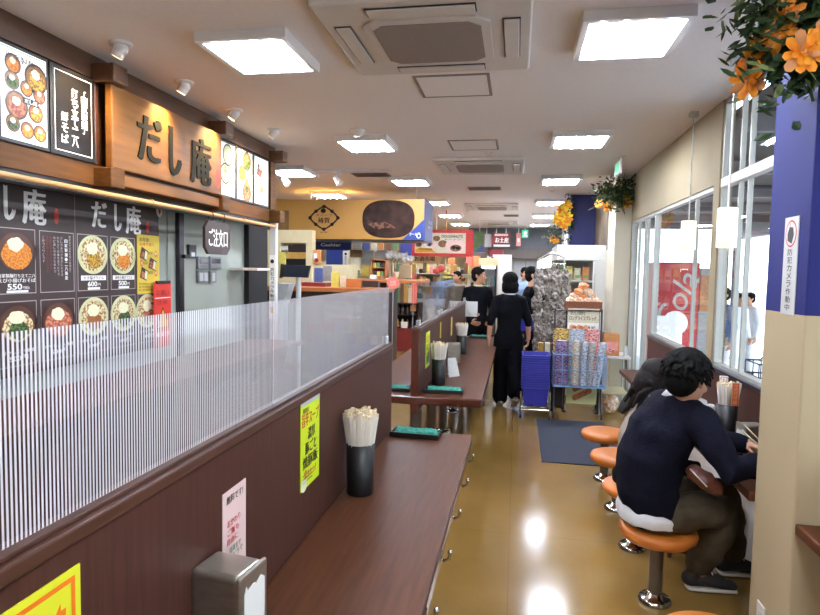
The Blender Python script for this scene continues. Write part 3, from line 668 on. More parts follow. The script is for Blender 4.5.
# brown menu board with the food posters
BX = -2.60
t = empty('menu_board', (BX, 3.0, 1.0), 'Dark brown menu board full of noodle bowl pictures with prices', 'menu board')
m = MB(); m.box((BX-.03, 1.2, 1.0), (BX, 4.04, 2.14), 'board_brown'); part('backing_board', m, t)
m = MB(); s = Sheet(m, (BX, 0, 0), Y)
for yy in (2.33, 3.19): s.rect(yy, 1.0, yy+.002, 2.1, 'dull_white', 1)
for base in (2.43, 3.29):
    s.text('だ', base+.05, 1.83, base+.18, 1.99, 'letter_white', 2, .06); s.text('し', base+.265, 1.82, base+.325, 1.995, 'letter_white', 2, .06); s.text('庵', base+.38, 1.81, base+.535, 2.0, 'letter_white', 2, .05)
    s.disc(base+.615, 1.87, .018, .045, 'seal_red', 2)
part('name_lettering', m, t)
def poster(y0, y1, z0, z1, kind, row):
    m = MB(); s = Sheet(m, (BX, 0, 0), Y); g = .012
    s.frame(y0+g, z0+g, y1-g, z1-g, .004, 'dull_white', 1); w = y1-y0; cx = (y0+y1)/2
    if kind == 'text':
        s.vtext('〈自家製麺・二八蕎麦〉'[1:-1], y1-.075, z1-.05, .024, 'letter_white', bold=.04)
        s.vtext('国産のそば粉を使い毎朝店で', y1-.045, z1-.03, .015, 'dull_white')
        for i, (tx, mm) in enumerate((('だしの香りが豊かに広がる', 'dull_white'), ('打ち立ての麺を茹でたてで', 'dull_white'), ('のど越しの良さを味わう', 'dull_white'), ('厳選した素材のうまみ', 'dull_red'), ('毎日手間をかけて仕込む', 'dull_red'), ('ごゆっくりどうぞ', 'dull_white'))):
            s.vtext(tx, y1-.11-.027*i, z1-.04, .017, mm)
        part('poster', m, t); return
    cz = z1-.135
    if kind[0] == 'd': bowl(s, cx, cz, .134, 'bowl_dark', 'bowl_inside', kind[1], 'radish', blob2=kind[2], asp=.88)
    else: bowl(s, cx, cz, .134, 'bowl_cream', 'noodle', 'noodle', kind[3] if len(kind) > 3 else 'radish', blob2=kind[1], asp=.9)
    if row == 1:
        if kind[0] == 'd':
            s.text('自家製麺打ち立て二八', y0+.02, z0+.098, y1-.02, z0+.118, 'letter_white', 8, .03); s.text('えび小揚げおそば', y0+.02, z0+.072, y1-.02, z0+.094, 'letter_white', 8, .03)
            s.text('550', cx-.065, z0+.034, cx+.03, z0+.066, 'letter_white', 8, .03); s.text('円税込', cx+.035, z0+.036, cx+.08, z0+.052, 'letter_white', 8); s.rect(cx-.07, z0+.018, cx+.07, z0+.031, 'white_paper', 8)
        else:
            s.rect(cx-.112, z0+.076, cx+.112, z0+.106, 'white_paper', 8); s.text(kind[2][0], cx-.09, z0+.08, cx+.09, z0+.102, 'letter_black', 9, .03)
            s.text(kind[2][1], cx-.055, z0+.038, cx+.03, z0+.07, 'letter_white', 8, .03); s.text('円', cx+.035, z0+.04, cx+.06, z0+.058, 'letter_white', 8); s.rect(cx-.055, z0+.018, cx+.055, z0+.033, 'white_paper', 8)
    else:
        s.text('冷やし二八蕎麦', y0+.03, z0+.08, y1-.03, z0+.1, 'letter_white', 8); s.text('500円', cx-.06, z0+.04, cx+.06, z0+.07, 'letter_white', 8)
    part('poster', m, t)
cols = [(2.33, 2.615), (2.62, 2.90), (2.905, 3.19), (3.195, 3.49), (3.495, 3.77)]
kinds = [('d', 'fried_bits', None), ('d', 'fried_bits', 'fried_bits'), 'text', ('c', 'fried_gold', ('かき揚げうどん', '600')), ('c', 'fried_bits', ('海老小揚げうどん', '500'))]
for (a, b), k in zip(cols, kinds): poster(a, b, 1.425, 1.795, k, 1)
kinds = [('d', 'greens', None), ('d', 'noodle', 'greens'), ('d', 'meat', None), ('c', 'soup', None), ('c', 'greens', None)]
for (a, b), k in zip(cols, kinds): poster(a, b, 1.04, 1.41, k, 2)
poster(3.775, 4.02, 1.04, 1.41, ('c', 'meat', None), 2)
t = empty('lunch_box_poster', (BX, 3.9, 1.42), 'Yellow poster of boxed lunches at the edge of the brown menu board', 'poster')
m = MB(); m.box((BX, 3.78, 1.40), (BX+.004, 4.04, 1.815), 'menu_yellow'); part('sheet', m, t)
m = MB(); s = Sheet(m, (BX+.004, 3.785, 1.40), Y)
s.text('お弁当!', .02, .365, .13, .395, 'letter_black', 1, .03); s.text('お持ち帰り', .02, .335, .19, .36, 'letter_red', 1, .03)
for (x, y, cx) in ((.02, .245, .2), (.12, .175, .03), (.02, .105, .2)):
    s.poly([(x, y+.01), (x+.075, y-.015), (x+.10, y+.055), (x+.025, y+.085)], 'bowl_dark', 1); s.poly([(x+.012, y+.015), (x+.05, y+.0), (x+.06, y+.04), (x+.025, y+.055)], 'meat', 2); s.poly([(x+.055, y+.0), (x+.078, y-.005), (x+.092, y+.048), (x+.065, y+.06)], 'radish', 2)
    s.disc(cx+.01, y+.04, .016, .026, 'orange_ink', 2); s.text('450', cx, y+.03, cx+.02, y+.05, 'letter_white', 3)
    s.text('のり弁', x+.1 if cx > .1 else x-.06, y+.03, (x+.1 if cx > .1 else x-.06)+.05, y+.055, 'letter_black', 3)
for i in range(3): s.rect(.015, .065-.022*i, .025, .075-.022*i, 'letter_black', 1); s.text('ご注文はレジまで', .03, .062-.022*i, .19, .077-.022*i, 'letter_black', 1)
part('print', m, t)
c = at(160, 211, x=BX+.01); m = MB(); s = Sheet(m, (BX+.006, c.y, c.z), Y); m.prism([(BX+.001, c.y+.035*math.cos(a), c.z+.045*math.sin(a)) for a in [k*math.pi/8 for k in range(16)]], (.005, 0, 0), 'white_paper'); s.disc(0, 0, .016, .02, 'letter_red', 1); s.text('辛', -.01, -.03, .01, -.018, 'letter_red', 1)
single('round_sticker', m, 'Small white oval sticker above the yellow lunch box poster', 'sticker')
# warning sheet
t = empty('warning_sheet', (-2.56, 4.02, 1.0), 'Red warning sheet with a yellow triangle hung beside the yellow poster', 'poster')
c = at(154, 282, x=-2.55); y0 = c.y; y1 = at(171, 282, x=-2.55).y; z1 = c.z; z0 = z1-.48
m = MB(); m.box((-2.556, y0, z0), (-2.55, y1, z1), 'warning_red', .002); part('sheet', m, t)
m = MB(); s = Sheet(m, (-2.55, y0, z0), Y); w = y1-y0; h = z1-z0
s.rect(.01, h-.12, w-.01, h-.115, 'white_paper'); s.text('お願い', .03, h-.10, w-.03, h-.06, 'dull_red'); s.text('注意', .03, h-.165, w-.05, h-.135, 'dull_red')
s.poly([(.02, h-.34), (w-.02, h-.34), (w/2, h-.18)], 'letter_black', 1); s.poly([(.033, h-.332), (w-.033, h-.332), (w/2, h-.2)], 'warning_yellow', 2); s.poly([(w/2-.008, h-.29), (w/2+.008, h-.29), (w/2+.011, h-.235), (w/2-.011, h-.235)], 'letter_black', 3); s.disc(w/2, h-.308, .008, .009, 'letter_black', 3)
s.text('高温注意', .03, h-.40, w-.03, h-.365, 'letter_white', 1)
part('print', m, t)
m = MB(); m.box((-2.553, y0+.02, z1-.012), (-2.54, y1-.02, z1+.008), 'black', .002); part('clip', m, t)
# grey kitchen wall fittings
m = MB(); a = at(177, 250, x=-2.64); m.box((-2.65, a.y-.03, 0), (-2.60, a.y+.04, 2.14), 'dark_steel', .004); m.box((-2.65, a.y-.13, 0), (-2.635, a.y-.03, 2.14), 'grey_wall'); m.box((-2.60, a.y+.0, 1.66), (-2.57, a.y+.06, 1.69), 'black', .003); struct('door_3', m, 'dark jamb of the grey kitchen door')
def box_on_wall(name, px0, py0, px1, py1, label, cat, rows, mm='light_grey', group=None):
    a = at(px0, py1, x=-2.63); b = at(px1, py0, x=-2.63)
    t = empty(name, (-2.65, (a.y+b.y)/2, a.z), label, cat, group)
    m = MB(); m.box((-2.65, a.y, a.z), (-2.625, b.y, b.z), mm, .003); part('casing', m, t)
    for (u0, v0, u1, v1, k, nm) in rows:
        m = MB(); yy = lambda u: a.y+(b.y-a.y)*u; zz = lambda v: a.z+(b.z-a.z)*v
        m.box((-2.628, yy(u0), zz(v0)), (-2.622, yy(u1), zz(v1)), k, .0015); part(nm, m, t)
box_on_wall('intercom', 189, 245, 196, 258, 'Dark grey intercom on the grey wall, topmost of the wall controls', 'intercom', ((.15, .55, .85, .9, 'black', 'speaker_grille'), (.25, .12, .75, .42, 'light_grey', 'button')), 'dark_steel')
box_on_wall('thermostat', 198, 257, 208, 269, 'Grey thermostat on the kitchen wall, nearer the intercom', 'thermostat', ((.12, .45, .88, .85, 'screen', 'display'), (.2, .12, .8, .3, 'grey_plastic', 'button')), 'grey_plastic', 'wall thermostats')
box_on_wall('thermostat', 210, 257, 221, 269, 'Grey thermostat on the kitchen wall, farther from the intercom', 'thermostat', ((.12, .45, .88, .85, 'screen', 'display'), (.2, .12, .8, .3, 'grey_plastic', 'button')), 'grey_plastic', 'wall thermostats')
box_on_wall('light_switch', 198, 271, 208, 283, 'Double light switch plate below the nearer thermostat', 'light switch', ((.1, .15, .45, .85, 'light_grey', 'rocker'), (.55, .15, .9, .85, 'light_grey', 'rocker')), 'grey_plastic', 'kitchen light switches')
box_on_wall('light_switch', 210, 271, 216, 283, 'Narrow light switch plate below the farther thermostat', 'light switch', ((.25, .15, .75, .85, 'light_grey', 'rocker'),), 'grey_plastic', 'kitchen light switches')
m = MB(); a = at(242, 269, x=-2.55); m.box((-2.62, a.y-.1, a.z-.012), (-2.35, 5.5, a.z+.012), 'off_white', .003); single('wall_shelf', m, 'Thin pale shelf board joining the slim white post', 'shelf')
t = empty('camera_notice', (-2.30, 5.49, 1.3), 'Narrow white notice strip with a camera symbol on the slim white post', 'notice')
m = MB(); m.box((-2.36, 5.494, 1.1), (-2.305, 5.5, 1.72), 'white_paper'); part('sheet', m, t)
m = MB(); s = Sheet(m, (-2.36, 5.494, 1.1), X); s.disc(.027, .56, .02, .02, 'letter_black', 1); s.vtext('防犯カメラ作動中', .027, .50, .04, 'letter_black', pitch=1.05); s.rect(.008, .06, .047, .12, 'warning_yellow'); part('print', m, t)
# service counter of the noodle shop, with the card terminal
t = empty('service_counter', (-2.2, 3.4, 0), 'Long low service counter of the noodle shop behind the striped screen', 'counter')
m = MB(); m.box((-2.45, .2, 0), (-2.0, 5.3, .88), 'walnut_upright', .004); part('base_cabinet', m, t)
m = MB(); m.box((-2.5, .15, .88), (-1.96, 5.35, .92), 'walnut', .006); part('worktop', m, t)
# ================================================================ dining tables down the middle
TX = -.685                                                  # middle line of the screens
def table(y0, y1, which, legs):
    t = empty('dining_table', (TX, (y0+y1)/2, 0), 'Long dark wood counter table %s, with a tall dividing board' % which, 'table', 'long counter tables')
    m = MB(); m.box((TX-.47, y0, .66), (TX-.025, y1, .72), 'walnut', .006); m.box((TX-.472, y0-.002, .662), (TX-.43, y1+.002, .715), 'walnut_edge', .006); part('table_top', m, t)
    m = MB(); m.box((TX+.025, y0, .66), (TX+.47, y1, .72), 'walnut', .006); part('table_top', m, t)
    m = MB(); m.box((TX+.455, y0+.01, .664), (TX+.473, y1-.004, .714), 'walnut_edge', .006); m.box((TX-.44, y0-.004, .662), (TX+.468, y0+.012, .716), 'walnut_edge', .005); part('edge_band', m, t)
    m = MB(); m.box((TX-.025, y0+.004, .60), (TX+.025, y1, 1.185), 'walnut_upright', .003); m.box((TX-.026, y0, .60), (TX+.026, y0+.012, 1.187), 'walnut_edge', .003); part('dividing_board', m, t)
    m = MB(); m.box((TX-.032, y0, 1.172), (TX+.032, y1, 1.198), 'walnut_trim', .004); m.box((TX-.018, y0, 1.198), (TX+.018, y1, 1.206), 'walnut_trim', .002); part('cap_rail', m, t)
    for yy in legs:
        m = MB(); m.cyl((TX, yy), .042, .03, .60, 'steel_pole', 20); part('leg', m, t)
        m = MB(); m.lathe((TX, yy, 0), [(.085, 0), (.085, .012), (.07, .024), (.05, .03), (.042, .04)], 'chrome', 28); part('foot_plate', m, t)
    return t
table(-.6, 3.2, 'nearest the camera', (-.4, .4, 1.3, 2.2, 3.08))
table(4.1, 8.15, 'farther down the aisle', (4.2, 5.0, 5.85, 6.75, 7.8))
for i, (px, py) in enumerate(((435, 592), (449, 541), (459, 501), (466.5, 474), (472.3, 453))):
    c = at(px, py, x=TX+.485); m = MB(); yy = c.y
    m.tube([(TX+.44, yy, .655), (TX+.44, yy, .635), (TX+.47, yy, .618), (TX+.487, yy, .628), (TX+.49, yy, .648)], .006, 'chrome', 10); m.ell((TX+.49, yy, .65), (.009,)*3, 'chrome'); m.box((TX+.425, yy-.014, .652), (TX+.455, yy+.014, .661), 'chrome', .002)
    single('bag_hook', m, 'Chrome bag hook under the near table edge, %s counted from the camera' % ORD[i], 'hook', 'chrome bag hooks under the near table')
def screen(y0, y1, material, label):
    t = empty('table_screen', (TX, y0, 1.206), label, 'screen', 'upright acrylic screens on the tables')
    m = MB(); m.box((TX-.002, y0, 1.207), (TX+.002, y1, 1.505), material); part('panel', m, t)
    for yy in ((y1-.06,) if y1 == 3.19 else (y0+.10,) if y0 < 0 else (y0+.10, y1-.06)):
        m = MB(); m.box((TX-.014, yy-.022, 1.198), (TX-.004, yy+.022, 1.245), 'light_grey', .003); m.box((TX+.004, yy-.022, 1.198), (TX+.014, yy+.022, 1.245), 'light_grey', .003); part('clamp', m, t)
screen(-.55, 1.61, 'striped_acrylic', 'Striped see-through screen on the near table, nearest the camera')
screen(1.618, 3.19, 'striped_acrylic', 'Striped see-through screen on the near table, ending by the lime poster')
screen(4.13, 5.4, 'cloudy_acrylic', 'Clear screen on the farther table, nearest of three')
screen(5.42, 6.7, 'cloudy_acrylic', 'Clear screen on the farther table, middle of three')
screen(6.72, 8.1, 'cloudy_acrylic', 'Clear screen on the farther table, last of three before the standing man')

PX = TX+.026                                                # face of the dividing boards
def wall_poster(name, y0, y1, z0, z1, mm, draw, label):
    t = empty(name, (PX, (y0+y1)/2, z0), label, 'poster')
    m = MB(); m.box((PX-.001, y0, z0), (PX+.0015, y1, z1), mm); part('sheet', m, t)
    m = MB(); s = Sheet(m, (PX+.0016, y0, z0), Y); draw(s, y1-y0, z1-z0); part('print', m, t)
def dr(s, w, h):
    s.frame(.012, .012, w-.012, h-.012, .008, 'orange_ink')
    s.text('Chocolat', .03, h-.10, w-.03, h-.03, 'orange_ink', 1, .02)
    s.text('Cake', w*.42, h-.20, w-.03, h-.13, 'orange_ink', 1, .01)
    for i in range(14): s.disc(.05+i*.022, h-.125+.003*(i % 3), .003, .003, 'green_ink', 2, 8)
wall_poster('dessert_poster', .47, .806, .86, 1.135, 'yellow_poster', dr, 'Yellow handwritten poster with orange letters low on the near dividing board')
def dr(s, w, h):
    s.rect(.0, h-.016, w, h, 'light_grey'); s.text('期間限定', .015, h-.04, w*.4, h-.024, 'letter_black'); s.text('旨辛スープ', .01, h-.085, w-.01, h-.04, 'letter_red', 1, .05, shear=.0)
    s.text('濃厚', w*.35, h-.135, w*.75, h-.095, 'letter_black', 1, .04); s.text('豚ごと', w*.22, h-.18, w*.82, h-.14, 'letter_black', 1, .05); s.text('焼豚飯', w*.1, h-.225, w-.02, h-.185, 'letter_black', 1, .05); s.text('辛いっ!', w*.15, h-.262, w*.8, h-.23, 'letter_red', 1, .05)
    for i in range(3): s.rect(.02, .02+.012*i, w*.6, .024+.012*i, 'green_ink')
    s.disc(.03, .015, .03, .022, 'radish', 1)
wall_poster('spicy_soup_poster', 1.78, 1.96, .885, 1.175, 'lime_poster', dr, 'Lime poster with red and black lettering beside the chopstick cup')
def dr(s, w, h):
    s.text('無料です!', .018, h-.032, w-.018, h-.012, 'letter_black', 1, .03)
    for i, k in enumerate(('letter_red', 'letter_red', 'letter_red')): s.text(['おかわり', 'ご飯も', '自由に'][i], .02, h-.088-.022*i, w*(.72-.05*i), h-.072-.022*i, k)
    s.text('店員まで', .03, h-.155, w-.03, h-.14, 'green_ink'); s.text('どうぞ', .05, h-.172, w-.02, h-.158, 'green_ink')
wall_poster('pink_notice', 1.268, 1.388, .84, 1.07, 'pink_paper', dr, 'Pale pink handwritten notice standing behind the near napkin dispenser')
def dr(s, w, h):
    s.text('えび', .02, h-.08, w-.02, h-.03, 'letter_red', 1, .04); s.text('黒ごま', .02, h-.14, w-.02, h-.09, 'letter_black', 1, .05); s.text('冷麺', .02, h-.21, w-.02, h-.15, 'letter_black', 1, .05)
    s.rect(.02, .03, w-.02, .09, 'green_ink')
wall_poster('noodle_notice', 4.44, 4.64, .86, 1.13, 'lime_poster', dr, 'Narrow lime notice on the dividing board of the farther table')

# chopstick cups
def chopstick_cup(x, y, z, label, s=1.0, n=84):
    t = empty('chopstick_cup', (x, y, z), label, 'cup', 'black cups full of chopsticks')
    m = MB(); m.lathe((x, y, z), [(.05*s, 0), (.053*s, .006*s), (.056*s, .20*s), (.052*s, .20*s), (.048*s, .01*s), (0, .01*s)], 'black', 32); part('cup', m, t)
    for i in range(n):
        a = i*2.399; r = .043*s*math.sqrt((i+.5)/n); dx, dy = math.cos(a)*r, math.sin(a)*r; k = 1.58; hh = .325*s+random.uniform(-.012, .01)*s
        m = MB(); p0 = V((x+dx*.55, y+dy*.55, z+.015*s)); p1 = V((x+dx*k, y+dy*k, z+hh)); pm = p0.lerp(p1, .96)
        m.tube([p0, pm], .0082*s, 'stick_paper', 4, smooth=False); m.tube([pm, p1], .0066*s, 'wood_stick', 4, smooth=False); part('chopsticks', m, t)
    return t
chopstick_cup(-.585, 2.25, .72, 'Black cup of paper-wrapped chopsticks beside the lime poster')
chopstick_cup(-.575, 4.57, .72, 'Black cup of chopsticks at the near end of the farther table', n=30)
chopstick_cup(-.56, 6.35, .72, 'Black cup of chopsticks behind the farther napkin dispenser', n=30)
chopstick_cup(1.17, 3.55, .70, 'Black cup of chopsticks on the window counter in front of the couple', .95, n=30)

def napkin_dispenser(x, y, z, rot, label, w=.10, d=.125, h=.235):
    t = empty('napkin_dispenser', (x, y, z), label, 'napkin dispenser', 'metal napkin dispensers')
    m = MB(); m.box((x-w/2+.004, y-d/2+.008, z), (x+w/2-.004, y+d/2, z+h), 'brushed_steel', .012, seg=4); part('casing', m, t)
    m = MB(); m.box((x-w/2, y-d/2, z), (x+w/2, y-d/2+.012, z+h+.002), 'brushed_steel', .006, seg=3); part('front_frame', m, t)
    m = MB(); ring = [(-w/2+.014, .02), (w/2-.014, .02), (w/2-.014, h-.035), (w/2-.03, h-.024), (w/4-.02, h-.036), (0, h-.03), (-w/4, h-.036), (-w/2+.022, h-.026), (-w/2+.014, h-.04)]
    m.prism([(x+a, y-d/2-.0015, z+b) for a, b in ring], (0, .003, 0), 'white_paper'); part('napkins', m, t)
    m = MB(); m.box((x-w/2+.002, y-d/2+.004, z-.0), (x+w/2-.002, y+d/2, z+.012), 'dark_steel', .004); part('base', m, t)
    t.rotation_euler = (0, 0, rot); return t
napkin_dispenser(-.596, 1.175, .72, math.radians(82), 'Large steel napkin dispenser on the near table by the pink notice', .105, .128, .24)
napkin_dispenser(-.575, 5.65, .72, math.radians(100), 'Steel napkin dispenser on the farther table behind the chopstick cup', .1, .125, .2)
napkin_dispenser(1.20, 3.28, .70, math.radians(-75), 'Steel napkin dispenser on the window counter beside the chopsticks', .09, .11, .15)
t = empty('table_card', (-.51, 4.95, .72), 'White folded card standing behind the chopsticks on the farther table', 'card')
m = MB(); m.prism([(-.53, 4.9, .72), (-.46, 4.98, .72), (-.50, 5.0, .87), (-.55, 4.95, .87)], (.012, .012, 0), 'white_plastic'); part('front_leaf', m, t)
m = MB(); m.prism([(-.56, 5.0, .72), (-.50, 5.06, .72), (-.50, 5.02, .87), (-.55, 4.97, .87)], (.005, .005, 0), 'white_plastic'); part('rear_leaf', m, t)
m = MB(); m.box((-.66, 5.28, 1.0), (-.655, 5.33, 1.14), 'menu_yellow'); single('yellow_slip', m, 'Thin yellow slip on the dividing board behind the steel dispenser', 'slip')
m = MB(); m.box((-.64, 6.0, .95), (-.632, 6.06, 1.13), 'menu_yellow'); single('yellow_slip', m, 'Second yellow slip farther along the same dividing board', 'slip')
m = MB(); m.lathe((-.62, 5.0, .72), [(.028, 0), (.03, .01), (.03, .09), (.012, .13), (.012, .17), (.016, .19), (0, .2)], 'light_grey', 16); single('sauce_bottle', m, 'Small clear bottle on the farther table between cup and dispenser', 'bottle')
c = at(460, 306, y=7.6); t = empty('hanging_notice', (c.x, 7.9, 1.0), 'White notice hanging off the end of the farther dividing board', 'notice')
m = MB(); m.box((-.66, 7.95, 1.0), (-.50, 7.96, 1.2), 'white_paper'); part('sheet', m, t); m = MB(); m.ell((-.49, 7.95, 1.03), (.02, .004, .02), 'pack_pink'); part('pink_tab', m, t)

def tray(x, y, z, w, label, rot=0, empty_tray=False, d=.12):
    t = empty('towel_tray', (x, y, z), label, 'tray', 'black trays of folded green cloths')
    m = MB(); m.box((x-w/2, y-d/2, z), (x+w/2, y+d/2, z+.012), 'black', .004)
    for a in (((x-w/2, y-d/2, z), (x+w/2, y-d/2+.008, z+.028)), ((x-w/2, y+d/2-.008, z), (x+w/2, y+d/2, z+.028)), ((x-w/2, y-d/2, z), (x-w/2+.008, y+d/2, z+.028)), ((x+w/2-.008, y-d/2, z), (x+w/2, y+d/2, z+.028))): m.box(*a, 'black', .003)
    part('tray', m, t)
    t.rotation_euler = (0, 0, rot)
    g = MB(); n, k = 28, 12; x0 = x-w/2+.028; ww = w-.04
    def hh(u, v): return .012+.034*(max(0, math.sin(math.pi*min(1, max(0, v)))))**.3*(.78+.06*math.sin(u*11)+.30*mnoise.noise(V((u*12, v*5, x*7+y))))
    vs = [V((x0+ww*(i/n)+.006*math.sin(j*2), y-d/2+.012+(d-.024)*j/k, z+hh(i/n, j/k))) for i in range(n+1) for j in range(k+1)]
    fs = [(i*(k+1)+j, (i+1)*(k+1)+j, (i+1)*(k+1)+j+1, i*(k+1)+j+1) for i in range(n) for j in range(k)]
    b0 = len(vs); g.add(vs, fs, 'teal_cloth', True)
    g.box((x0, y-d/2+.012, z+.012), (x0+ww, y+d/2-.012, z+.02), 'teal_cloth')
    o = single('folded_cloth', g, 'Folded green cloth lying '+('in the ' + label[0].lower()+label[1:]), 'cloth', 'folded green cloths', org=(x, y, z)); o.rotation_euler = (0, 0, rot)
    return t
tray(-.505, 3.19-.085, .72, .26, 'Black tray at the end of the near table', math.radians(-3))
tray(-.50, 4.28, .72, .28, 'Black tray at the front corner of the farther table', math.radians(2))
tray(-.86, 4.27, .72, .24, 'Black tray on the far side of the dividing board')
tray(-.46, 7.95, .72, .27, 'Black tray at the rear end of the farther table')

# ================================================================ window counter and stools
t = empty('window_counter', (1.14, 4.4, .66), 'Narrow dark wood counter under the window where the couple eats', 'counter')
m = MB(); m.box((.98, 2.665, .66), (1.275, 5.9, .70), 'walnut', .006); part('top', m, t)
for yy in (3.35, 4.6, 5.7): m = MB(); m.prism([(1.27, yy, .66), (1.02, yy, .66), (1.27, yy, .42)], (0, .02, 0), 'dark_steel'); part('bracket', m, t)
m = MB(); m.box((1.285, 2.665, 0), (1.30, 5.9, .66), 'off_white'); part('wall_panel', m, t)
t = empty('wall_shelf_counter', (1.15, 1.2, .68), 'Dark wood shelf counter on the near side of the blue pillar', 'counter')
m = MB(); m.box((1.005, .2, .68), (1.298, 2.308, .72), 'walnut', .006); part('top', m, t)
for yy in (.6, 1.9): m = MB(); m.prism([(1.298, yy, .68), (1.04, yy, .68), (1.298, yy, .45)], (0, .02, 0), 'dark_steel'); part('bracket', m, t)
def stool(x, y, label):
    t = empty('stool', (x, y, 0), label, 'stool', 'orange topped stools along the window counter')
    m = MB(); m.lathe((x, y, .315), [(0, 0), (.13, 0), (.162, .008), (.178, .024), (.182, .042), (.176, .060), (.155, .069), (.08, .072), (0, .072)], 'orange_vinyl', 44); part('seat', m, t)
    m = MB(); m.cyl((x, y), .033, .03, .317, 'steel_pole', 24); m.cyl((x, y), .06, .305, .317, 'steel_pole', 24); part('pole', m, t)
    m = MB(); m.lathe((x, y, 0), [(.078, 0), (.078, .014), (.068, .026), (.045, .032), (.038, .05), (.033, .052)], 'chrome', 32); part('base_plate', m, t)
    return t
SX = .71
for yy, l in ((2.10, 'Orange round stool nearest the camera, cut off by the picture edge'), (3.02, 'Orange round stool under the man in the navy sweater'), (3.60, 'Orange round stool under the long haired woman'), (4.19, 'Empty orange stool behind the long haired woman'),
              (4.78, 'Empty orange stool at the end of the row, by the floor mat')):
    stool(SX if yy > 2.5 else .69, yy, l)

# pendants
def pendant(x, y, z0, z1, label):
    t = empty('pendant_lamp', (x, y, H), label, 'pendant lamp', 'white pendant lamps over the window counter')
    m = MB(); m.box((x-.028, y-.028, H-.035), (x+.028, y+.028, H), 'light_grey', .004); part('ceiling_rose', m, t)
    m = MB(); m.tube([(x, y, z1-.005), (x, y, H-.03)], .004, 'white_plastic', 8); part('cord', m, t)
    m = MB(); m.lathe((x, y, z0), [(.049, 0), (.051, .0), (.050, z1-z0-.004), (.046, z1-z0), (.0, z1-z0), ], 'shade_white', 32); m.lathe((x, y, z0), [(.047, .0), (.047, z1-z0-.008)], 'shade_white', 32); part('shade', m, t)
    m = MB(); m.ell((x, y, z0+.12), (.022, .022, .035), 'panel_on'); m.cyl((x, y), .014, z0+.15, z1-.004, 'white_plastic'); part('bulb', m, t)
c = at(694, 112, z=H); a = at(688, 221, y=c.y); b = at(688, 250, y=c.y); pendant(c.x, c.y, b.z, a.z, 'White pendant lamp hanging in front of the vending machine view')
a = at(728, 208, y=3.5); b = at(728, 247.5, y=3.5); pendant(a.x, 3.5, b.z, a.z, 'White pendant lamp hanging close to the blue pillar')
pendant(1.2, 1.5, b.z, a.z, 'White pendant lamp over the shelf counter before the pillar')
# camera notice on the pillar
t = empty('camera_warning_sign', (1.0, 2.45, 1.46), 'Tall white sign with a red ringed camera symbol on the blue pillar', 'sign')
ya, yb, z0, z1 = 2.505, 2.392, 1.46, 1.822
m = MB(); m.box((.996, yb, z0), (1.0, ya, z1), 'white_plastic', .001); part('plate', m, t)
m = MB(); s = Sheet(m, (.996, ya, z0), -Y, Z); w = ya-yb
s.disc(w/2, .30, .046, .050, 'letter_red', 1, 32); s.disc(w/2, .30, .040, .044, 'white_plastic', 2, 32); s.poly([(w/2-.024, .275), (w/2+.012, .262), (w/2+.026, .295), (w/2+.018, .322), (w/2-.012, .325), (w/2-.026, .30)], 'letter_black', 3); s.line(w/2-.008, .32, w/2-.008, .34, .004, 'dull_red', 4)
s.vtext('防犯カメラ作動中', w/2, .245, .0275, 'letter_black', 1, bold=.03, pitch=1.06, width=1.5); part('print', m, t)
a = at(762, 604, x=1.0); t = empty('wall_outlet', (1.0, a.y, a.z-.06), 'Cream wall outlet low on the pillar by the nearest stool', 'outlet')
m = MB(); m.box((.994, a.y-.035, a.z-.12), (1.0, a.y+.035, a.z), 'off_white', .002); part('plate', m, t)
m = MB(); m.box((.991, a.y-.014, a.z-.09), (.995, a.y+.014, a.z-.03), 'white_plastic', .001); part('socket', m, t)

# fake flowers
def petal_flower(mb, c, axis, r, mm, mm2):
    axis = V(axis).normalized(); u = axis.orthogonal().normalized(); w = axis.cross(u)
    for layer, (n, rr, tilt) in enumerate(((9, 1.0, .15), (8, .72, .5), (6, .45, .95))):
        for k in range(n):
            a = 2*math.pi*k/n+layer*.4+random.uniform(-.1, .1); d = (u*math.cos(a)+w*math.sin(a)); tip = (d*math.cos(tilt)+axis*math.sin(tilt)).normalized(); sd = axis.cross(d).normalized(); L = r*rr*random.uniform(.88, 1.08)
            q = c+axis*.004*layer
            vs = [q, q+tip*L*.45+sd*L*.24, q+tip*L*.85+sd*L*.2, q+tip*L+axis*L*.06, q+tip*L*.85-sd*L*.2, q+tip*L*.45-sd*L*.24, q+tip*L*.5+axis*L*.1]
            mb.add(vs, [(0, 1, 6), (1, 2, 6), (2, 3, 6), (3, 4, 6), (4, 5, 6), (5, 0, 6)], mm if (k+layer) % 3 else mm2, True)
    mb.ell(c+axis*r*.22, (r*.14,)*3, mm2, seg=8, rings=5)
def leafy(mb, c, spread, n, mm='leaf'):
    for k in range(n):
        p = c+V((random.gauss(0, spread[0]), random.gauss(0, spread[1]), random.gauss(0, spread[2]))); d = V((random.uniform(-1, 1), random.uniform(-1, 1), random.uniform(-.9, .7))).normalized(); sd = d.orthogonal().normalized(); up = d.cross(sd)
        L = random.uniform(.04, .075); m2 = mm if random.random() < .82 else 'leaf_light'
        mb.add([p, p+d*L*.35+sd*L*.24, p+d*L*.7+sd*L*.2, p+d*L, p+d*L*.7-sd*L*.2, p+d*L*.35-sd*L*.24, p+d*L*.5+up*L*.08], [(0, 1, 6), (1, 2, 6), (2, 3, 6), (3, 4, 6), (4, 5, 6), (5, 0, 6)], m2)
    for k in range(n//12):
        p = c+V((random.gauss(0, spread[0]*.4), random.gauss(0, spread[1]*.4), random.gauss(0, spread[2]*.4))); q = p+V((random.gauss(0, spread[0]), random.gauss(0, spread[1]), random.gauss(0, spread[2])))
        mb.tube([p, p.lerp(q, .5)+Z*.02, q], .003, 'leaf', 5)
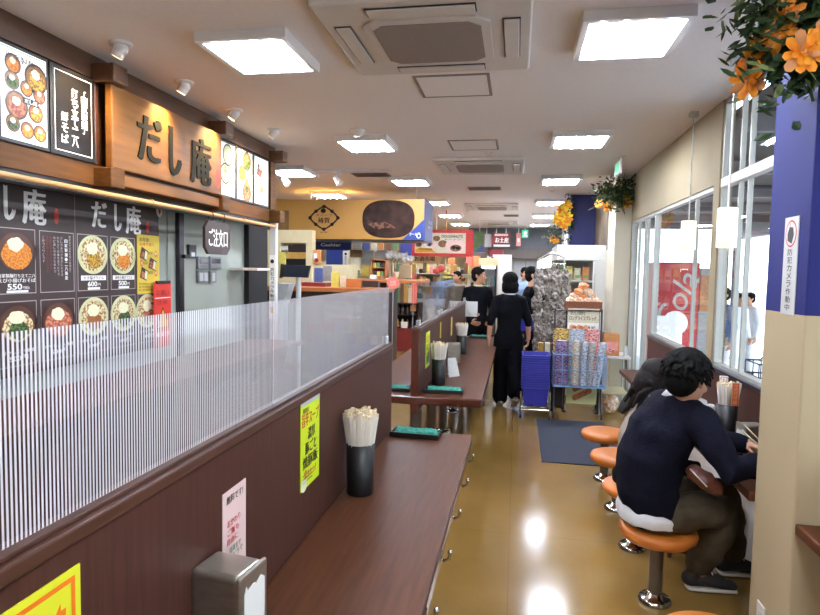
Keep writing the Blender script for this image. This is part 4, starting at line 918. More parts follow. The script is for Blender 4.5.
def flowers(base, label, blooms, centre, spread, n, r=.06, second='petal_yellow'):
    t = empty('flower_arrangement', base, label, 'artificial flowers', 'hanging orange artificial flowers')
    m = MB(); leafy(m, V(centre), spread, n); m.tube([V(base), V(centre)], .006, 'leaf', 6); m.tube([V(centre), V((centre[0], centre[1], H))], .004, 'leaf', 6); part('foliage', m, t)
    for (p, ax, mm) in blooms:
        m = MB(); petal_flower(m, V(p), ax, r*random.uniform(.9, 1.1), mm, second if mm != 'petal_yellow' else 'petal_orange'); part('flower', m, t)
PO = 'petal_orange'; PYL = 'petal_yellow'
bl = [(at(754, 60, y=2.30), (-1, -1, .0), PO), (at(749, 80, y=2.30), (-1, -.8, -.3), PO), (at(764, 50, y=2.28), (-.4, -1, .1), PO), (at(780, 38, y=2.22), (-.4, -1, -.2), PO), (at(786, 15, y=2.22), (-.3, -1, .2), PO), (at(803, 53, y=2.14), (-.1, -1, -.1), PO), (at(822, 42, y=2.14), (.2, -1, 0), PO)]
flowers((.98, 2.3, 2.2), 'Large orange flowers and dark leaves on top of the blue pillar', bl, at(796, 30, y=2.27), (.085, .045, .10), 1150, .066, 'pack_orange')
m = MB(); m.tube([(1.02, 2.3, 2.36), (1.0, 2.28, 2.5), (1.02, 2.3, 2.6)], .004, 'leaf', 6); m.box((1.0, 2.27, 2.33), (1.10, 2.309, 2.42), 'leaf', .004); single('flower_holder', m, 'Dark green holder behind the orange flowers on the blue pillar', 'holder')
bl = [(at(599, 204, y=7.6), (-.4, -1, 0), PO), (at(608, 207, y=7.45), (-.2, -1, -.1), PO), (at(613, 202, y=7.4), (-.2, -1, 0), PO), (at(625, 196, y=7.35), (-.2, -1, .1), PO), (at(630, 200, y=7.35), (.2, -1, .1), PO), (at(627, 204, y=7.35), (0, -1, -.3), PO)]
flowers((1.22, 7.4, 2.3), 'Orange flowers under the ceiling at the top of the cream wall stub', bl, at(618, 193, y=7.3), (.11, .05, .09), 520, .062)
bl = [(at(567, 206, y=9.0), (-.3, -1, 0), PYL), (at(560, 216, y=9.0), (-.3, -1, 0), PYL), (at(567, 218, y=9.0), (0, -1, 0), PYL), (at(562, 209, y=9.1), (-.3, -1, .3), PO), (at(564, 223, y=9.0), (-.2, -1, -.3), PO), (at(558, 219, y=9.1), (-.6, -1, 0), PYL)]
flowers((.74, 9.15, 2.2), 'Yellow and orange flowers on the corner of the dark blue column', bl, at(568, 216, y=9.1), (.05, .05, .14), 200, .095)
bl = [(at(553, 239, y=11.5), (-.3, -1, 0), PO), (at(556, 241, y=11.5), (-.1, -1, 0), PO)]
flowers((.74, 11.5, 2.2), 'Small orange flowers behind the lit top of the white showcase', bl, at(554, 237, y=11.5), (.08, .05, .10), 90, .07)
m = MB(); m.box((1.08, 11.5, 2.0), (1.12, 11.6, 2.5), 'leaf'); 

# hanging small signs
c = at(621, 156, z=H); t = empty('exit_sign', (c.x, c.y, H), 'Small green sign hanging edge-on from the ceiling by the cream wall', 'sign', 'green ceiling signs')
m = MB(); m.tube([(c.x, c.y, H-.06), (c.x, c.y, H)], .006, 'lamp_white', 8); m.cyl((c.x, c.y), .05, H-.01, H, 'lamp_white'); part('rod', m, t)
m = MB(); m.box((c.x-.035, c.y-.15, H-.19), (c.x-.008, c.y+.12, H-.06), 'lamp_white', .003, ); m.box((c.x-.037, c.y-.14, H-.18), (c.x-.0352, c.y+.11, H-.07), 'exit_green'); part('sign_box', m, t)
c = at(525, 234, y=15.5); t = empty('exit_sign', (c.x, 15.5, H), 'Green running person sign far down the aisle by the bulkhead', 'sign', 'green ceiling signs')
m = MB(); m.tube([(c.x, 15.5, c.z+.1), (c.x, 15.5, H)], .01, 'lamp_white', 6); part('rod', m, t)
m = MB(); m.box((c.x-.08, 15.47, c.z-.1), (c.x+.08, 15.5, c.z+.1), 'exit_green', .003); part('sign_box', m, t)
m = MB(); s = Sheet(m, (c.x, 15.469, c.z), X); s.disc(.01, .05, .018, .018, 'light_letter'); s.line(.0, .035, .01, -.02, .03, 'light_letter'); s.line(.01, -.02, .045, -.07, .018, 'light_letter'); s.line(.01, -.02, -.035, -.06, .018, 'light_letter'); s.line(-.03, .02, .04, .03, .014, 'light_letter'); part('running_figure', m, t)
m = MB(); m.box((.25, 5.1, 0), (.96, 6.62, .008), 'floor_mat', .003); single('floor_mat', m, 'Dark grey ribbed entrance mat on the ochre floor', 'mat')
# ================================================================ people
def head_shapes(mb, c, f, u, s):
    f = V(f).normalized(); u = (V(u)-f*V(u).dot(f)).normalized(); r = f.cross(u); A = (r, f, u)
    def E(rx, ry, rz, a, b, d): mb.ell(c+r*a*s+f*b*s+u*d*s, (rx*s, ry*s, rz*s), 'skin', A, 18, 12)
    E(.074, .092, .094, 0, -.008, .028); E(.060, .072, .086, 0, .018, -.042); E(.030, .026, .022, 0, .064, -.102)
    E(.052, .016, .012, 0, .078, .026); E(.030, .020, .022, .036, .058, -.03); E(.030, .020, .022, -.036, .058, -.03)
    mb.limb([c+f*.086*s+u*.01*s, c+f*.104*s-u*.022*s, c+f*.106*s-u*.034*s], [.008*s, .011*s, .013*s], 'skin', 10)
    E(.012, .008, .007, .011, .096, -.038); E(.012, .008, .007, -.011, .096, -.038)
    E(.023, .009, .006, 0, .084, -.066); E(.020, .009, .007, 0, .083, -.077)
    for q in (1, -1): E(.010, .022, .033, .077*q, -.012, -.008); E(.006, .012, .02, .082*q, -.02, .004)
    return f, u, r
def hand_shapes(mb, w, d, n, side, s=1.0, curl=.5, m='skin'):
    """w wrist, d towards the fingers, n out of the palm, side towards the thumb"""
    d = V(d).normalized(); n = (V(n)-d*V(n).dot(d)).normalized(); sd = d.cross(n)
    if sd.dot(V(side)) < 0: sd = -sd
    mb.limb([w-d*.01*s, w+d*.04*s, w+d*.082*s], [.026*s, .036*s, .038*s], m, 14, [.019*s, .016*s, .012*s], side=sd)
    for k, (off, L) in enumerate(((.029, .070), (.0095, .079), (-.0105, .072), (-.029, .057))):
        p = w+d*.082*s+sd*off*s; pts = [p-d*.02*s, p]; dd = d.copy()
        for j, fr in enumerate((.45, .3, .25)):
            a = curl*(.7+.5*j)+.06*k; dd = (d*math.cos(a)+n*math.sin(a)) if j == 0 else (dd*math.cos(curl*.8)+(n*dd.dot(d)-d*dd.dot(n))*math.sin(curl*.8)).normalized(); p = p+dd*L*fr*s; pts.append(p)
        mb.limb(pts, [.0088*s, .0088*s, .0082*s, .0076*s, .0066*s], m, 10)
    p = w+d*.022*s+sd*.026*s; q = p+(d*.55+sd*.75+n*.3).normalized()*.036*s; e = q+(d*.9+sd*.15+n*.4).normalized()*.03*s
    mb.limb([p-sd*.01*s, q, e], [.0115*s, .0100*s, .0078*s], m, 10)
def eyes(t, c, f, u, r, s):
    for q in (1, -1):
        m = MB(); e = c+f*.076*s+u*.004*s+r*.031*q*s; m.ell(e, (.0125*s, .009*s, .008*s), 'white_cloth', (r, f, u), 12, 8); m.ell(e+f*.0055*s, (.0055*s, .005*s, .0055*s), 'black', (r, f, u), 10, 6); part('eye', m, t)
def hair_short(t, c, f, u, r, s, mm='hair_black', messy=0, side=.0):
    m = MB(); A = (r, f, u)
    m.ell(c-f*.020*s+u*.048*s, (.086*s, .100*s, .088*s), mm, A, 20, 14); m.ell(c-f*.048*s-u*.008*s, (.080*s, .068*s, .088*s), mm, A, 18, 12)
    m.ell(c+f*.045*s+u*.082*s, (.060*s, .045*s, .034*s), mm, A, 16, 10)
    for q in (1, -1): m.ell(c+r*.066*q*s-f*.01*s+u*.025*s, (.018*s, .045*s, .045*s), mm, A, 12, 8)
    for k in range(messy):
        a = random.uniform(0, 2*math.pi); b = random.uniform(-.35, 1.5); d = (r*math.cos(a)*math.cos(b)+f*math.sin(a)*math.cos(b)+u*math.sin(b))
        if d.dot(f) > .45 and b < .5: continue
        p = c-f*.020*s+u*.035*s+V(r*d.dot(r)*.087+f*d.dot(f)*.100+u*d.dot(u)*.097)*s
        tw = (d*.35-u*.8+r*random.uniform(-.35, .35)+f*random.uniform(-.25, .35)).normalized()
        m.tube([p-d*.006*s, p+d*.004*s+tw*.012*s, p+d*.007*s+tw*.034*s], [.0085*s, .0065*s, .0012*s], mm, 6)
    o = organic(m, .005*s, mm, 1, tex=.003*s, texs=90) if not messy else organic(m, .0038*s, mm, 0, tex=.001, texs=150)
    return part('hair', o, t)
def torso_rings(pts, lat, A, B):
    out = []; n = len(pts)
    for i, p in enumerate(pts):
        d = (V(pts[min(i+1, n-1)])-V(pts[max(i-1, 0)])).normalized(); u = V(lat[i] if isinstance(lat, list) else lat); u = (u-d*u.dot(d)).normalized(); out.append((V(p), u, d.cross(u), A[i], B[i]))
    return out

def standing_person(label, x, y, face, Hh, top, bottom, arms, hair='short', head_turn=0.0, stride=None, female=False, waist_band=None, apron=None, fine=.009, scarf=None, hairmat='hair_black', shoes='shoe_dark', skinm='skin'):
    s = Hh/1.7; t = empty('person', (x, y, 0), label, 'person')
    f = V((math.cos(face), math.sin(face), 0)); r = V((math.sin(face), -math.cos(face), 0)); b = V((x, y, 0))
    def J(a, c, z): return b+r*a*s+f*c*s+Z*z*s
    sw = .155 if female else .18; hw = .085
    hd = V((math.cos(face+head_turn), math.sin(face+head_turn), 0))
    hc = J(0, .02, 1.575)
    st = stride or ((0, 0), (0, 0))
    legs = []
    for q, (fwd, lift) in zip((1, -1), st):
        hip = J(hw*q, 0, .86); ank = J(hw*q*.9, fwd, .085+lift); kn = hip.lerp(ank, .5)+f*(.03+lift*.5)*s
        legs.append((hip, kn, ank, lift, q))
    body = MB(); head_shapes(body, hc, hd, Z, s)
    body.limb([J(0, -.015, 1.36), J(0, 0, 1.44), hc-Z*.06*s], [.062*s, .052*s, .05*s], 'skin')
    body.loft(torso_rings([J(0, 0, z) for z in (.80, .92, 1.05, 1.2, 1.33, 1.40)], r, [a*s for a in (.13, .14, .12, .14, .15, .08)], [a*s for a in (.08, .09, .08, .10, .09, .05)]), 'skin')
    for hip, kn, ank, lift, q in legs:
        body.limb([hip, kn, ank], [.075*s, .05*s, .035*s], 'skin'); body.limb([ank-Z*.03*s-f*.03*s, ank+f*.13*s-Z*.05*s], [.035*s, .03*s], 'skin')
    hands = MB()
    for q, (el, wr, hdir) in zip((1, -1), arms):
        sh = J(sw*q, 0, 1.36); E_, W_ = J(*el), J(*wr)
        body.limb([sh, E_, W_], [.045*s, .038*s, .027*s], 'skin')
        hand_shapes(hands, W_, r*hdir[0]+f*hdir[1]+Z*hdir[2], -r*q, f, s*(.9 if female else 1), .45)
    sk = organic(body, fine, skinm, 3); merge(sk, organic(hands, .0042, skinm, 1)); part('body', sk, t)
    # clothes
    m = MB()
    hwid = .165 if not female else .16
    m.loft(torso_rings([J(0, 0, z) for z in (.84, .9, 1.0, 1.12, 1.25, 1.34, 1.405, 1.425)], r, [a*s for a in (hwid, hwid+.005, .148, .155, .175 if not female else .16, .17 if not female else .15, .10, .062)], [a*s for a in (.112, .118, .105, .115, .125, .112, .075, .055)]), top)
    for q, (el, wr, hdir) in zip((1, -1), arms):
        sh = J(sw*q*.93, 0, 1.355); E_, W_ = J(*el), J(*wr); k = .18 if female else .93
        m.limb([J(sw*q*.5, 0, 1.37), sh, sh.lerp(E_, .5), E_, E_.lerp(W_, k)], [.06*s, .068*s, .062*s, .054*s, .042*s], top)
    part('shirt', organic(m, fine, top, 3, tex=.006, texs=9), t)
    m = MB(); m.loft(torso_rings([J(0, 0, z) for z in (.74, .80, .88, .96)], r, [a*s for a in (.15, .165, .16, .142)], [a*s for a in (.10, .118, .115, .10)]), bottom)
    for hip, kn, ank, lift, q in legs: m.limb([hip, hip.lerp(kn, .5), kn, kn.lerp(ank, .6), ank+Z*(.02+lift*.5)], [.093*s, .086*s, .072*s, .065*s, .062*s] if not female else [.105*s, .104*s, .098*s, .098*s, .10*s], bottom)
    part('trousers', organic(m, fine, bottom, 3, tex=.006, texs=8), t)
    for hip, kn, ank, lift, q in legs:
        m = MB(); a = ank-Z*.02*s; tilt = -Z*.9*min(1, lift*6) + f*(1-min(.6, lift*4)); tilt.normalize(); up = tilt.cross(r).normalized()
        if up.z < 0 and lift < .05: up = -up
        heel = a-tilt*.055*s; toe = a+tilt*.16*s
        if lift < .03: m.limb([V((heel.x, heel.y, .045*s)), V((a.x, a.y, .055*s)), V((toe.x, toe.y, .034*s))], [.040*s, .045*s, .036*s], shoes, 14); mo = organic(m, .006, shoes, 1)
        else: m.limb([heel, a, toe], [.040*s, .045*s, .036*s], shoes, 14); mo = organic(m, .006, shoes, 1)
        for v in mo.v: v.z = max(v.z, .002)
        so = MB()
        if lift < .03: so.limb([V((heel.x, heel.y, .014)), V((toe.x, toe.y, .014))], [.043*s, .040*s], 'sole_white', 14, [.012, .012], side=r)
        else: n = tilt.cross(r).normalized(); n = n if n.dot(f) < 0 else -n; so.limb([heel+n*.038*s, toe+n*.034*s], [.043*s, .042*s], 'sole_white', 14, [.012, .012], side=r)
        o = part('shoe', mo, t); part('sole', so, o)
    f2 = hd; r2 = f2.cross(Z)
    eyes(t, hc, f2, Z, r2, s)
    if hair == 'short': hair_short(t, hc, f2, Z, r2, s*.98, hairmat)
    if hair == 'bob':
        m = MB(); A = (r2, f2, Z)
        m.ell(hc-f2*.018*s+Z*.035*s, (.100*s, .108*s, .096*s), hairmat, A, 20, 14); m.ell(hc-f2*.045*s-Z*.05*s, (.108*s, .078*s, .10*s), hairmat, A, 18, 12); m.ell(hc-f2*.04*s-Z*.095*s, (.106*s, .072*s, .06*s), hairmat, A, 18, 12)
        for q in (1, -1): m.ell(hc+r2*.072*q*s-Z*.045*s, (.024*s, .055*s, .09*s), hairmat, A)
        part('hair', organic(m, .006, hairmat, 2, tex=.004, texs=60), t)
    if scarf:
        m = MB(); m.tube([J(.06*math.cos(a), .008+.058*math.sin(a), 1.425) for a in [k*math.pi/10 for k in range(21)]], .016*s, scarf, 8); part('collar', m, t)
    if apron:
        m = MB(); vs = []
        for i in range(9):
            a = -1.1+2.2*i/8
            for z, k in ((1.22, .8), (1.0, .95), (.75, 1.05), (.5, 1.1)): vs.append(J(math.sin(a)*.165*k, math.cos(a)*.135*k, z))
        fs = [(i*4+j, (i+1)*4+j, (i+1)*4+j+1, i*4+j+1) for i in range(8) for j in range(3)]; m.add(vs, fs, apron, True); m.add([v+f*.006 for v in vs], fs, apron, True); part('apron', m, t)
    if waist_band:
        m = MB(); m.loft(torso_rings([J(0, 0, z) for z in (.82, .86)], r, [.172*s, .172*s], [.122*s, .122*s]), waist_band); part('belt', m, t)
    return t
A90 = math.radians(90)
hang = ((.235, -.02, 1.07), (.25, .05, .82), (0, .1, -1)); hangL = ((-.235, -.02, 1.07), (-.25, .05, .82), (0, .1, -1))
standing_person('Woman with a black bob walking away in dark top and wide black trousers', -.075, 7.15, math.radians(97), 1.60, 'black_cloth', 'black_cloth',
    (((.24, .02, 1.09), (.26, .10, .86), (0, .35, -1)), ((-.235, -.05, 1.09), (-.25, -.02, .86), (0, .1, -1))), hair='bob', stride=((-.20, .08), (.10, 0)), female=True, scarf='white_cloth', shoes='grey_knit')
standing_person('Short haired man in a black jacket standing behind the farther table', -.55, 8.75, math.radians(-62), 1.66, 'black_cloth', 'black_cloth', ((( .235, .0, 1.08), (.16, .12, .9), (-.5, .6, -.2)), ((-.235, 0, 1.08), (-.16, .12, .9), (.5, .6, -.2))), head_turn=.9, scarf='cabinet_beige', skinm='skin_shade')
standing_person('Man in a black top reaching into the white showcase', .20, 8.55, math.radians(5), 1.68, 'black_cloth', 'black_cloth', (((.23, .24, 1.27), (.12, .46, 1.36), (-.1, 1, .2)), ((-.2, .24, 1.2), (-.15, .42, 1.3), (0, 1, .1))), head_turn=.0)
standing_person('Man in a pale blue shirt far behind the man at the showcase', .16, 12.6, math.radians(-80), 1.70, 'pale_blue_cloth', 'black_cloth', (hang, hangL), head_turn=.2)
standing_person('Shop worker in pale clothes and white cap behind the far counters', -1.25, 12.8, math.radians(-110), 1.60, 'light_grey_cloth' if 'light_grey_cloth' in MATS else 'grey_knit', 'khaki', (hang, hangL), head_turn=-.3)

# seated man in the navy sweater
def chainmesh(fn, name, t, vox, mm, sm=3, tex=0, texs=30):
    m = MB(); fn(m); return part(name, organic(m, vox, mm, sm, tex, texs), t)
t = empty('person', (SX, 3.02, 0), 'Man in a navy sweater and khaki trousers eating at the window counter', 'person')
F = V((.88, .30, 0)).normalized(); R_ = V((F.y, -F.x, 0))          # torso facing, his right hand side
hips = V((.69, 3.03, .47)); spine = [hips-Z*.04+F*.0, hips+Z*.10-F*.045, hips+Z*.24-F*.035, hips+Z*.37+F*.02, hips+Z*.46+F*.075, hips+Z*.525+F*.12]
neck = hips+Z*.56+F*.15
hf = (V((.76, .68, -.32))).normalized(); hu = (Z-hf*Z.dot(hf)).normalized(); hc = at(688, 378, y=3.0)
shR, shL = hips+Z*.475+F*.10+R_*.185, hips+Z*.475+F*.10-R_*.185
elR = V((.93, 2.74, .76)); wrR = V((1.07, 2.79, .80)); elL = V((.98, 3.24, .76)); wrL = V((1.12, 3.10, .79))
knR, anR = V((1.01, 3.05, .465)), V((.955, 3.18, .095)); knL, anL = V((1.09, 3.28, .475)), V((1.17, 3.38, .095))
m = MB(); head_shapes(m, hc, hf, hu, 1.04); m.limb([neck-F*.03-Z*.08, neck, hc-hu*.05-hf*.02], [.062, .056, .054], 'skin')
m.loft(torso_rings(spine, R_, [.14, .13, .14, .16, .15, .09], [.10, .09, .10, .10, .09, .06]), 'skin')
for a, b, c in ((shR, elR, wrR), (shL, elL, wrL)): m.limb([a, b, c], [.045, .038, .027], 'skin')
for a, b, c in ((hips+R_*.09, knR, anR), (hips-R_*.09, knL, anL)): m.limb([a, b, c], [.075, .05, .038], 'skin'); m.limb([c-V((.03, 0, .03)), c+V((.13, .01, -.055))], [.034, .028], 'skin')
sk = organic(m, .0065, 'skin', 3)
m = MB(); hand_shapes(m, wrR, (.8, .35, .05), (-.2, .2, -1), (0, 1, .3), .95, .55); hand_shapes(m, wrL, (.55, -.75, -.05), (-.2, 0, -1), (-1, 0, .2), .95, .5)
merge(sk, organic(m, .0036, 'skin', 1)); part('body', sk, t)
eyes(t, hc, hf, hu, hf.cross(hu), 1.04); hair_short(t, hc, hf, hu, hf.cross(hu), 1.06, 'hair_black', 700)
def sweater(m):
    m.loft(torso_rings([spine[0]+Z*.01]+[p for p in spine[1:]]+[neck-F*.01-Z*.0], R_, [.178, .172, .176, .19, .175, .12, .072], [.138, .135, .14, .135, .115, .085, .066]), 'navy_knit')
    for q, a, b, c in ((1, shR, elR, wrR), (-1, shL, elL, wrL)):
        m.limb([a-R_*q*.09+Z*.01, a-R_*q*.015, a.lerp(b, .4), a.lerp(b, .75), b, b.lerp(c, .5), b.lerp(c, .9)], [.072, .078, .071, .067, .064, .054, .043], 'navy_knit')
chainmesh(sweater, 'sweater', t, .008, 'navy_knit', 4, .012, 11)
def shirt(m):
    m.loft(torso_rings([hips-Z*.055-F*.02, hips-Z*.01-F*.02, hips+Z*.03-F*.02], R_, [.172, .18, .165], [.148, .150, .135]), 'white_cloth')
chainmesh(shirt, 'shirt', t, .007, 'white_cloth', 2, .008, 16)
m = MB(); ax = (Z*.85+F*.35).normalized(); u2 = ax.cross(R_).normalized(); cc = at(686, 399, y=3.06); u1 = R_
for k, rr in ((0, .070), (1, .066)): pass
vs = []; n = 28
for k in range(n):
    a = 2*math.pi*k/n; d = u1*math.cos(a)+u2*math.sin(a); vs += [cc+d*.112-ax*.026, cc+d*.086+ax*.030, cc+d*.078+ax*.027, cc+d*.098-ax*.034]
m.add(vs, [(4*k+j, 4*((k+1) % n)+j, 4*((k+1) % n)+(j+1) % 4, 4*k+(j+1) % 4) for k in range(n) for j in range(4)], 'white_cloth', True); part('collar', m, t)
def trous(m):
    m.loft(torso_rings([hips-Z*.065, hips-Z*.01, hips+Z*.05], R_, [.165, .172, .15], [.14, .14, .12]), 'khaki')
    for q, kn, an in ((1, knR, anR), (-1, knL, anL)):
        h0 = hips+R_*.085*q+F*.03-Z*.005
        m.limb([h0, h0.lerp(kn, .5)+Z*.01, kn, kn.lerp(an, .25), kn.lerp(an, .6), an+Z*.05], [.100, .092, .080, .084, .078, .072], 'khaki')
chainmesh(trous, 'trousers', t, .008, 'khaki', 3, .014, 12)
def shoe(t, an, d, mm='shoe_dark'):
    d = V(d).normalized(); sd = V((d.y, -d.x, 0)); a = V((an.x, an.y, 0)); m = MB()
    m.limb([a-d*.045+Z*.062, a+d*.03+Z*.066, a+d*.11+Z*.045, a+d*.165+Z*.036], [.040, .044, .043, .036], mm, 16, [.040, .040, .028, .020], side=sd); m.limb([a-d*.03+Z*.07, a-d*.02+Z*.115], [.042, .038], mm, 14)
    mo = organic(m, .005, mm, 2)
    o = part('shoe', mo, t)
    m = MB(); m.limb([a-d*.05+Z*.016, a+d*.05+Z*.016, a+d*.17+Z*.016], [.042, .045, .042], 'sole_white', 18, [.014, .014, .013], side=sd); part('sole', m, o, 'off white rubber sole')
    m = MB()
    for k in range(4): c = a+d*(.035+.024*k)+Z*(.108-.012*k-.004*k*k*.5); m.tube([c-sd*.022, c+Z*.004, c+sd*.022], .003, 'white_cloth', 6)
    c = a+d*.03+Z*.112; m.tube([c, c-sd*.02+Z*.03, c-sd*.034+Z*.006, c], .0025, 'white_cloth', 6); m.tube([c, c+sd*.016+Z*.026, c+sd*.03, c], .0025, 'white_cloth', 6); part('laces', m, o, 'white laces')
shoe(t, anR+V((0, 0, 0)), (1, .06, 0)); shoe(t, anL, (1, .1, 0))
m = MB(); hr = hf.cross(hu)
for q in (1, -1):
    c = hc+hf*.098+hu*.003+hr*.032*q; m.tube([c+hr*.024*math.cos(a)+hu*.017*math.sin(a) for a in [k*math.pi/8 for k in range(17)]], .0018, 'black', 6)
    m.tube([hc+hf*.095+hu*.006+hr*.056*q, hc+hf*.04+hu*.008+hr*.082*q, hc-hf*.02+hu*.004+hr*.086*q], .002, 'black', 6)
m.tube([hc+hf*.1+hu*.008-hr*.009, hc+hf*.1+hu*.008+hr*.009], .0018, 'black', 6); part('glasses', m, t)
hp = wrR+V((.8, .35, .05)).normalized()*.09-Z*.02
for k in range(2):
    m = MB(); a = at(744-k*.6, 424.5+7.5*k, y=2.93); m.tube([a, a.lerp(hp+Z*.012*(1-k), 1.0)], .0035, 'wood_stick', 6); single('chopstick', m, ['Upper', 'Lower'][k]+' wooden chopstick in the right hand of the man', 'chopstick', 'chopsticks in hand')

# seated woman with long hair
t = empty('person', (SX, 3.60, 0), 'Woman with long dark hair in a grey beige sweater at the counter', 'person')
F2 = V((.96, .10, 0)).normalized(); R2 = V((F2.y, -F2.x, 0)); h2 = V((.735, 3.60, .45))
sp = [h2-Z*.04, h2+Z*.09-F2*.03, h2+Z*.21-F2*.02, h2+Z*.32+F2*.02, h2+Z*.40+F2*.06, h2+Z*.455+F2*.09]; nk = h2+Z*.49+F2*.115
hc2 = at(657, 381, y=3.52); hf2 = V((.9, .1, -.5)).normalized(); hu2 = (Z-hf2*Z.dot(hf2)).normalized(); hr2 = hf2.cross(hu2)
s1, s2 = h2+Z*.41+F2*.08+R2*.155, h2+Z*.41+F2*.08-R2*.155; e1, w1 = V((.93, 3.36, .75)), V((1.04, 3.47, .76)); e2, w2 = V((.96, 3.80, .75)), V((1.06, 3.68, .76))
k1, a1, k2, a2 = V((1.03, 3.50, .46)), V((.93, 3.52, .10)), V((1.05, 3.68, .46)), V((1.0, 3.70, .10))
m = MB(); head_shapes(m, hc2, hf2, hu2, .93); m.limb([nk-Z*.06, nk, hc2-hu2*.05-hf2*.02], [.052, .045, .044], 'skin'); m.loft(torso_rings(sp, R2, [.13, .12, .12, .13, .12, .08], [.09, .08, .09, .09, .08, .05]), 'skin')
for a, b, c in ((s1, e1, w1), (s2, e2, w2)): m.limb([a, b, c], [.038, .032, .023], 'skin')
for a, b, c in ((h2+R2*.08, k1, a1), (h2-R2*.08, k2, a2)): m.limb([a, b, c], [.075, .05, .032], 'skin'); m.limb([c, c+V((.11, 0, -.06))], [.03, .024], 'skin')
sk = organic(m, .0065, 'skin', 3); m = MB(); hand_shapes(m, w1, (.9, .3, 0), (0, 0, -1), (0, 1, 0), .88, .5); hand_shapes(m, w2, (.8, -.5, 0), (0, 0, -1), (0, -1, 0), .88, .5); merge(sk, organic(m, .0036, 'skin', 1)); part('body', sk, t)
eyes(t, hc2, hf2, hu2, hr2, .93)
def lh(m):
    A = (hr2, hf2, hu2)
    m.ell(hc2-hf2*.016+hu2*.036, (.087, .099, .088), 'hair_brown', A, 20, 14); m.ell(hc2-hf2*.045-hu2*.02, (.082, .07, .10), 'hair_brown', A, 18, 12)
    p0 = hc2-hf2*.055-hu2*.03
    for q in range(-5, 6):
        a = p0+hr2*.013*q; b = V((.70, 3.62, .915))+R2*.012*q; c = V((.652, 3.64, .84))+R2*.011*q; d = V((.622, 3.65, .79))+R2*.008*q
        m.limb([a, a.lerp(b, .5)-F2*.012, b, c, d], [.024, .024, .020, .016, .006], 'hair_brown', 10)
    for q in (1, -1):
        for k in range(3): a = hc2+hr2*.074*q+hf2*(.02-.025*k)+hu2*.01; m.limb([a, a-hu2*.06, a-hu2*.12-hf2*.04, a-hu2*.16-hf2*.06-Z*.05], [.014, .016, .015, .006], 'hair_brown', 8)
chainmesh(lh, 'hair', t, .005, 'hair_brown', 2, .0008, 60)
def sw2(m):
    m.loft(torso_rings(sp+[nk-Z*.01], R2, [.155, .14, .142, .152, .142, .10, .06], [.105, .098, .10, .105, .095, .075, .055]), 'grey_knit')
    for q, a, b, c in ((1, s1, e1, w1), (-1, s2, e2, w2)): m.limb([a-R2*q*.08, a-R2*q*.01, a.lerp(b, .5), b, b.lerp(c, .6)], [.062, .066, .058, .052, .042], 'grey_knit')
chainmesh(sw2, 'sweater', t, .0075, 'grey_knit', 3, .008, 14)
def sk2(m):
    m.loft(torso_rings([h2-Z*.065, h2-Z*.01, h2+Z*.04], R2, [.168, .175, .15], [.145, .15, .12]), 'black_cloth')
    for q, kn, an in ((1, k1, a1), (-1, k2, a2)): h0 = h2+R2*.08*q+F2*.03; m.limb([h0, kn, kn.lerp(an, .5), an+Z*.02], [.092, .066, .052, .036], 'black_cloth')
chainmesh(sk2, 'skirt', t, .008, 'black_cloth', 3, .008, 10)
for an in (a1, a2):
    m = MB(); a = V((an.x, an.y, 0)); m.limb([a-X*.03+Z*.075, a+X*.05+Z*.045, a+X*.13+Z*.025], [.028, .032, .028], 'leather', 12, [.022, .018, .014], side=Y); m.cyl((a.x-.035, a.y), .012, 0, .06, 'leather', 10, .018); part('shoe', organic(m, .004, 'leather', 1), t, 'brown heeled shoe')
# bag on the lap of the man, counter things
t = empty('handbag', (.90, 3.22, .40), 'Reddish brown leather bag under the counter between the couple', 'bag')
c = at(706, 481, y=2.86)
m = MB(); m.limb([c+V((-.05, .02, .03)), c+V((.0, .0, .0)), c+V((.045, .0, -.035))], [.032, .046, .03], 'leather', 18, [.04, .04, .035]); part('bag_body', organic(m, .006, 'leather', 2, .006, 30), t)
m = MB(); m.tube([c+V((-.07, .0, .05)), c+V((-.04, -.045, .02)), c+V((-.01, -.05, -.01))], .003, 'light_grey', 6); part('strap', m, t)

def bowl_thing(name, x, y, z, r, h, mm, label, food, heap):
    t = empty(name, (x, y, z), label, 'bowl'); m = MB(); m.lathe((x, y, z), [(r*.45, 0), (r*.5, h*.1), (r*.85, h*.5), (r, h), (r*.95, h), (r*.8, h*.5), (0, h*.2)], mm, 32); part('bowl', m, t)
    m = MB(); m.lathe((x, y, z), [(r*.86, h*.62), (r*.6, h*.62+heap*.6), (0, h*.62+heap)], food, 24); part('food', m, t)
t = empty('serving_tray', (1.10, 3.0, .70), 'Dark serving tray on the counter in front of the man', 'tray'); m = MB(); m.box((1.0, 2.84, .70), (1.265, 3.18, .712), 'black_gloss', .005); m.box((1.0, 2.84, .70), (1.265, 2.85, .722), 'black_gloss', .003); m.box((1.0, 3.17, .70), (1.265, 3.18, .722), 'black_gloss', .003); part('base', m, t)
bowl_thing('food_dish', 1.16, 3.04, .712, .075, .035, 'bowl_cream', 'Pale green dish of food on the dark serving tray', 'radish', .02)
bowl_thing('soup_bowl', 1.10, 2.90, .712, .06, .05, 'bowl_dark', 'Dark bowl beside the pale green dish', 'soup', .0)
m = MB(); a = at(717, 434, z=.73); b = at(738, 436, z=.73); m.tube([a, b], .004, 'wood_orange', 6); single('chopstick_rest', m, 'Orange brown chopsticks laid across behind the serving tray', 'chopsticks')
t = empty('sauce_bottle', (1.10, 3.58, .70), 'Small glass shaker with orange label beside the chopsticks at the window', 'shaker')
m = MB(); m.lathe((1.10, 3.60, .70), [(.03, 0), (.032, .01), (.032, .11), (.024, .13), (.022, .14)], 'light_grey', 20); part('jar', m, t)
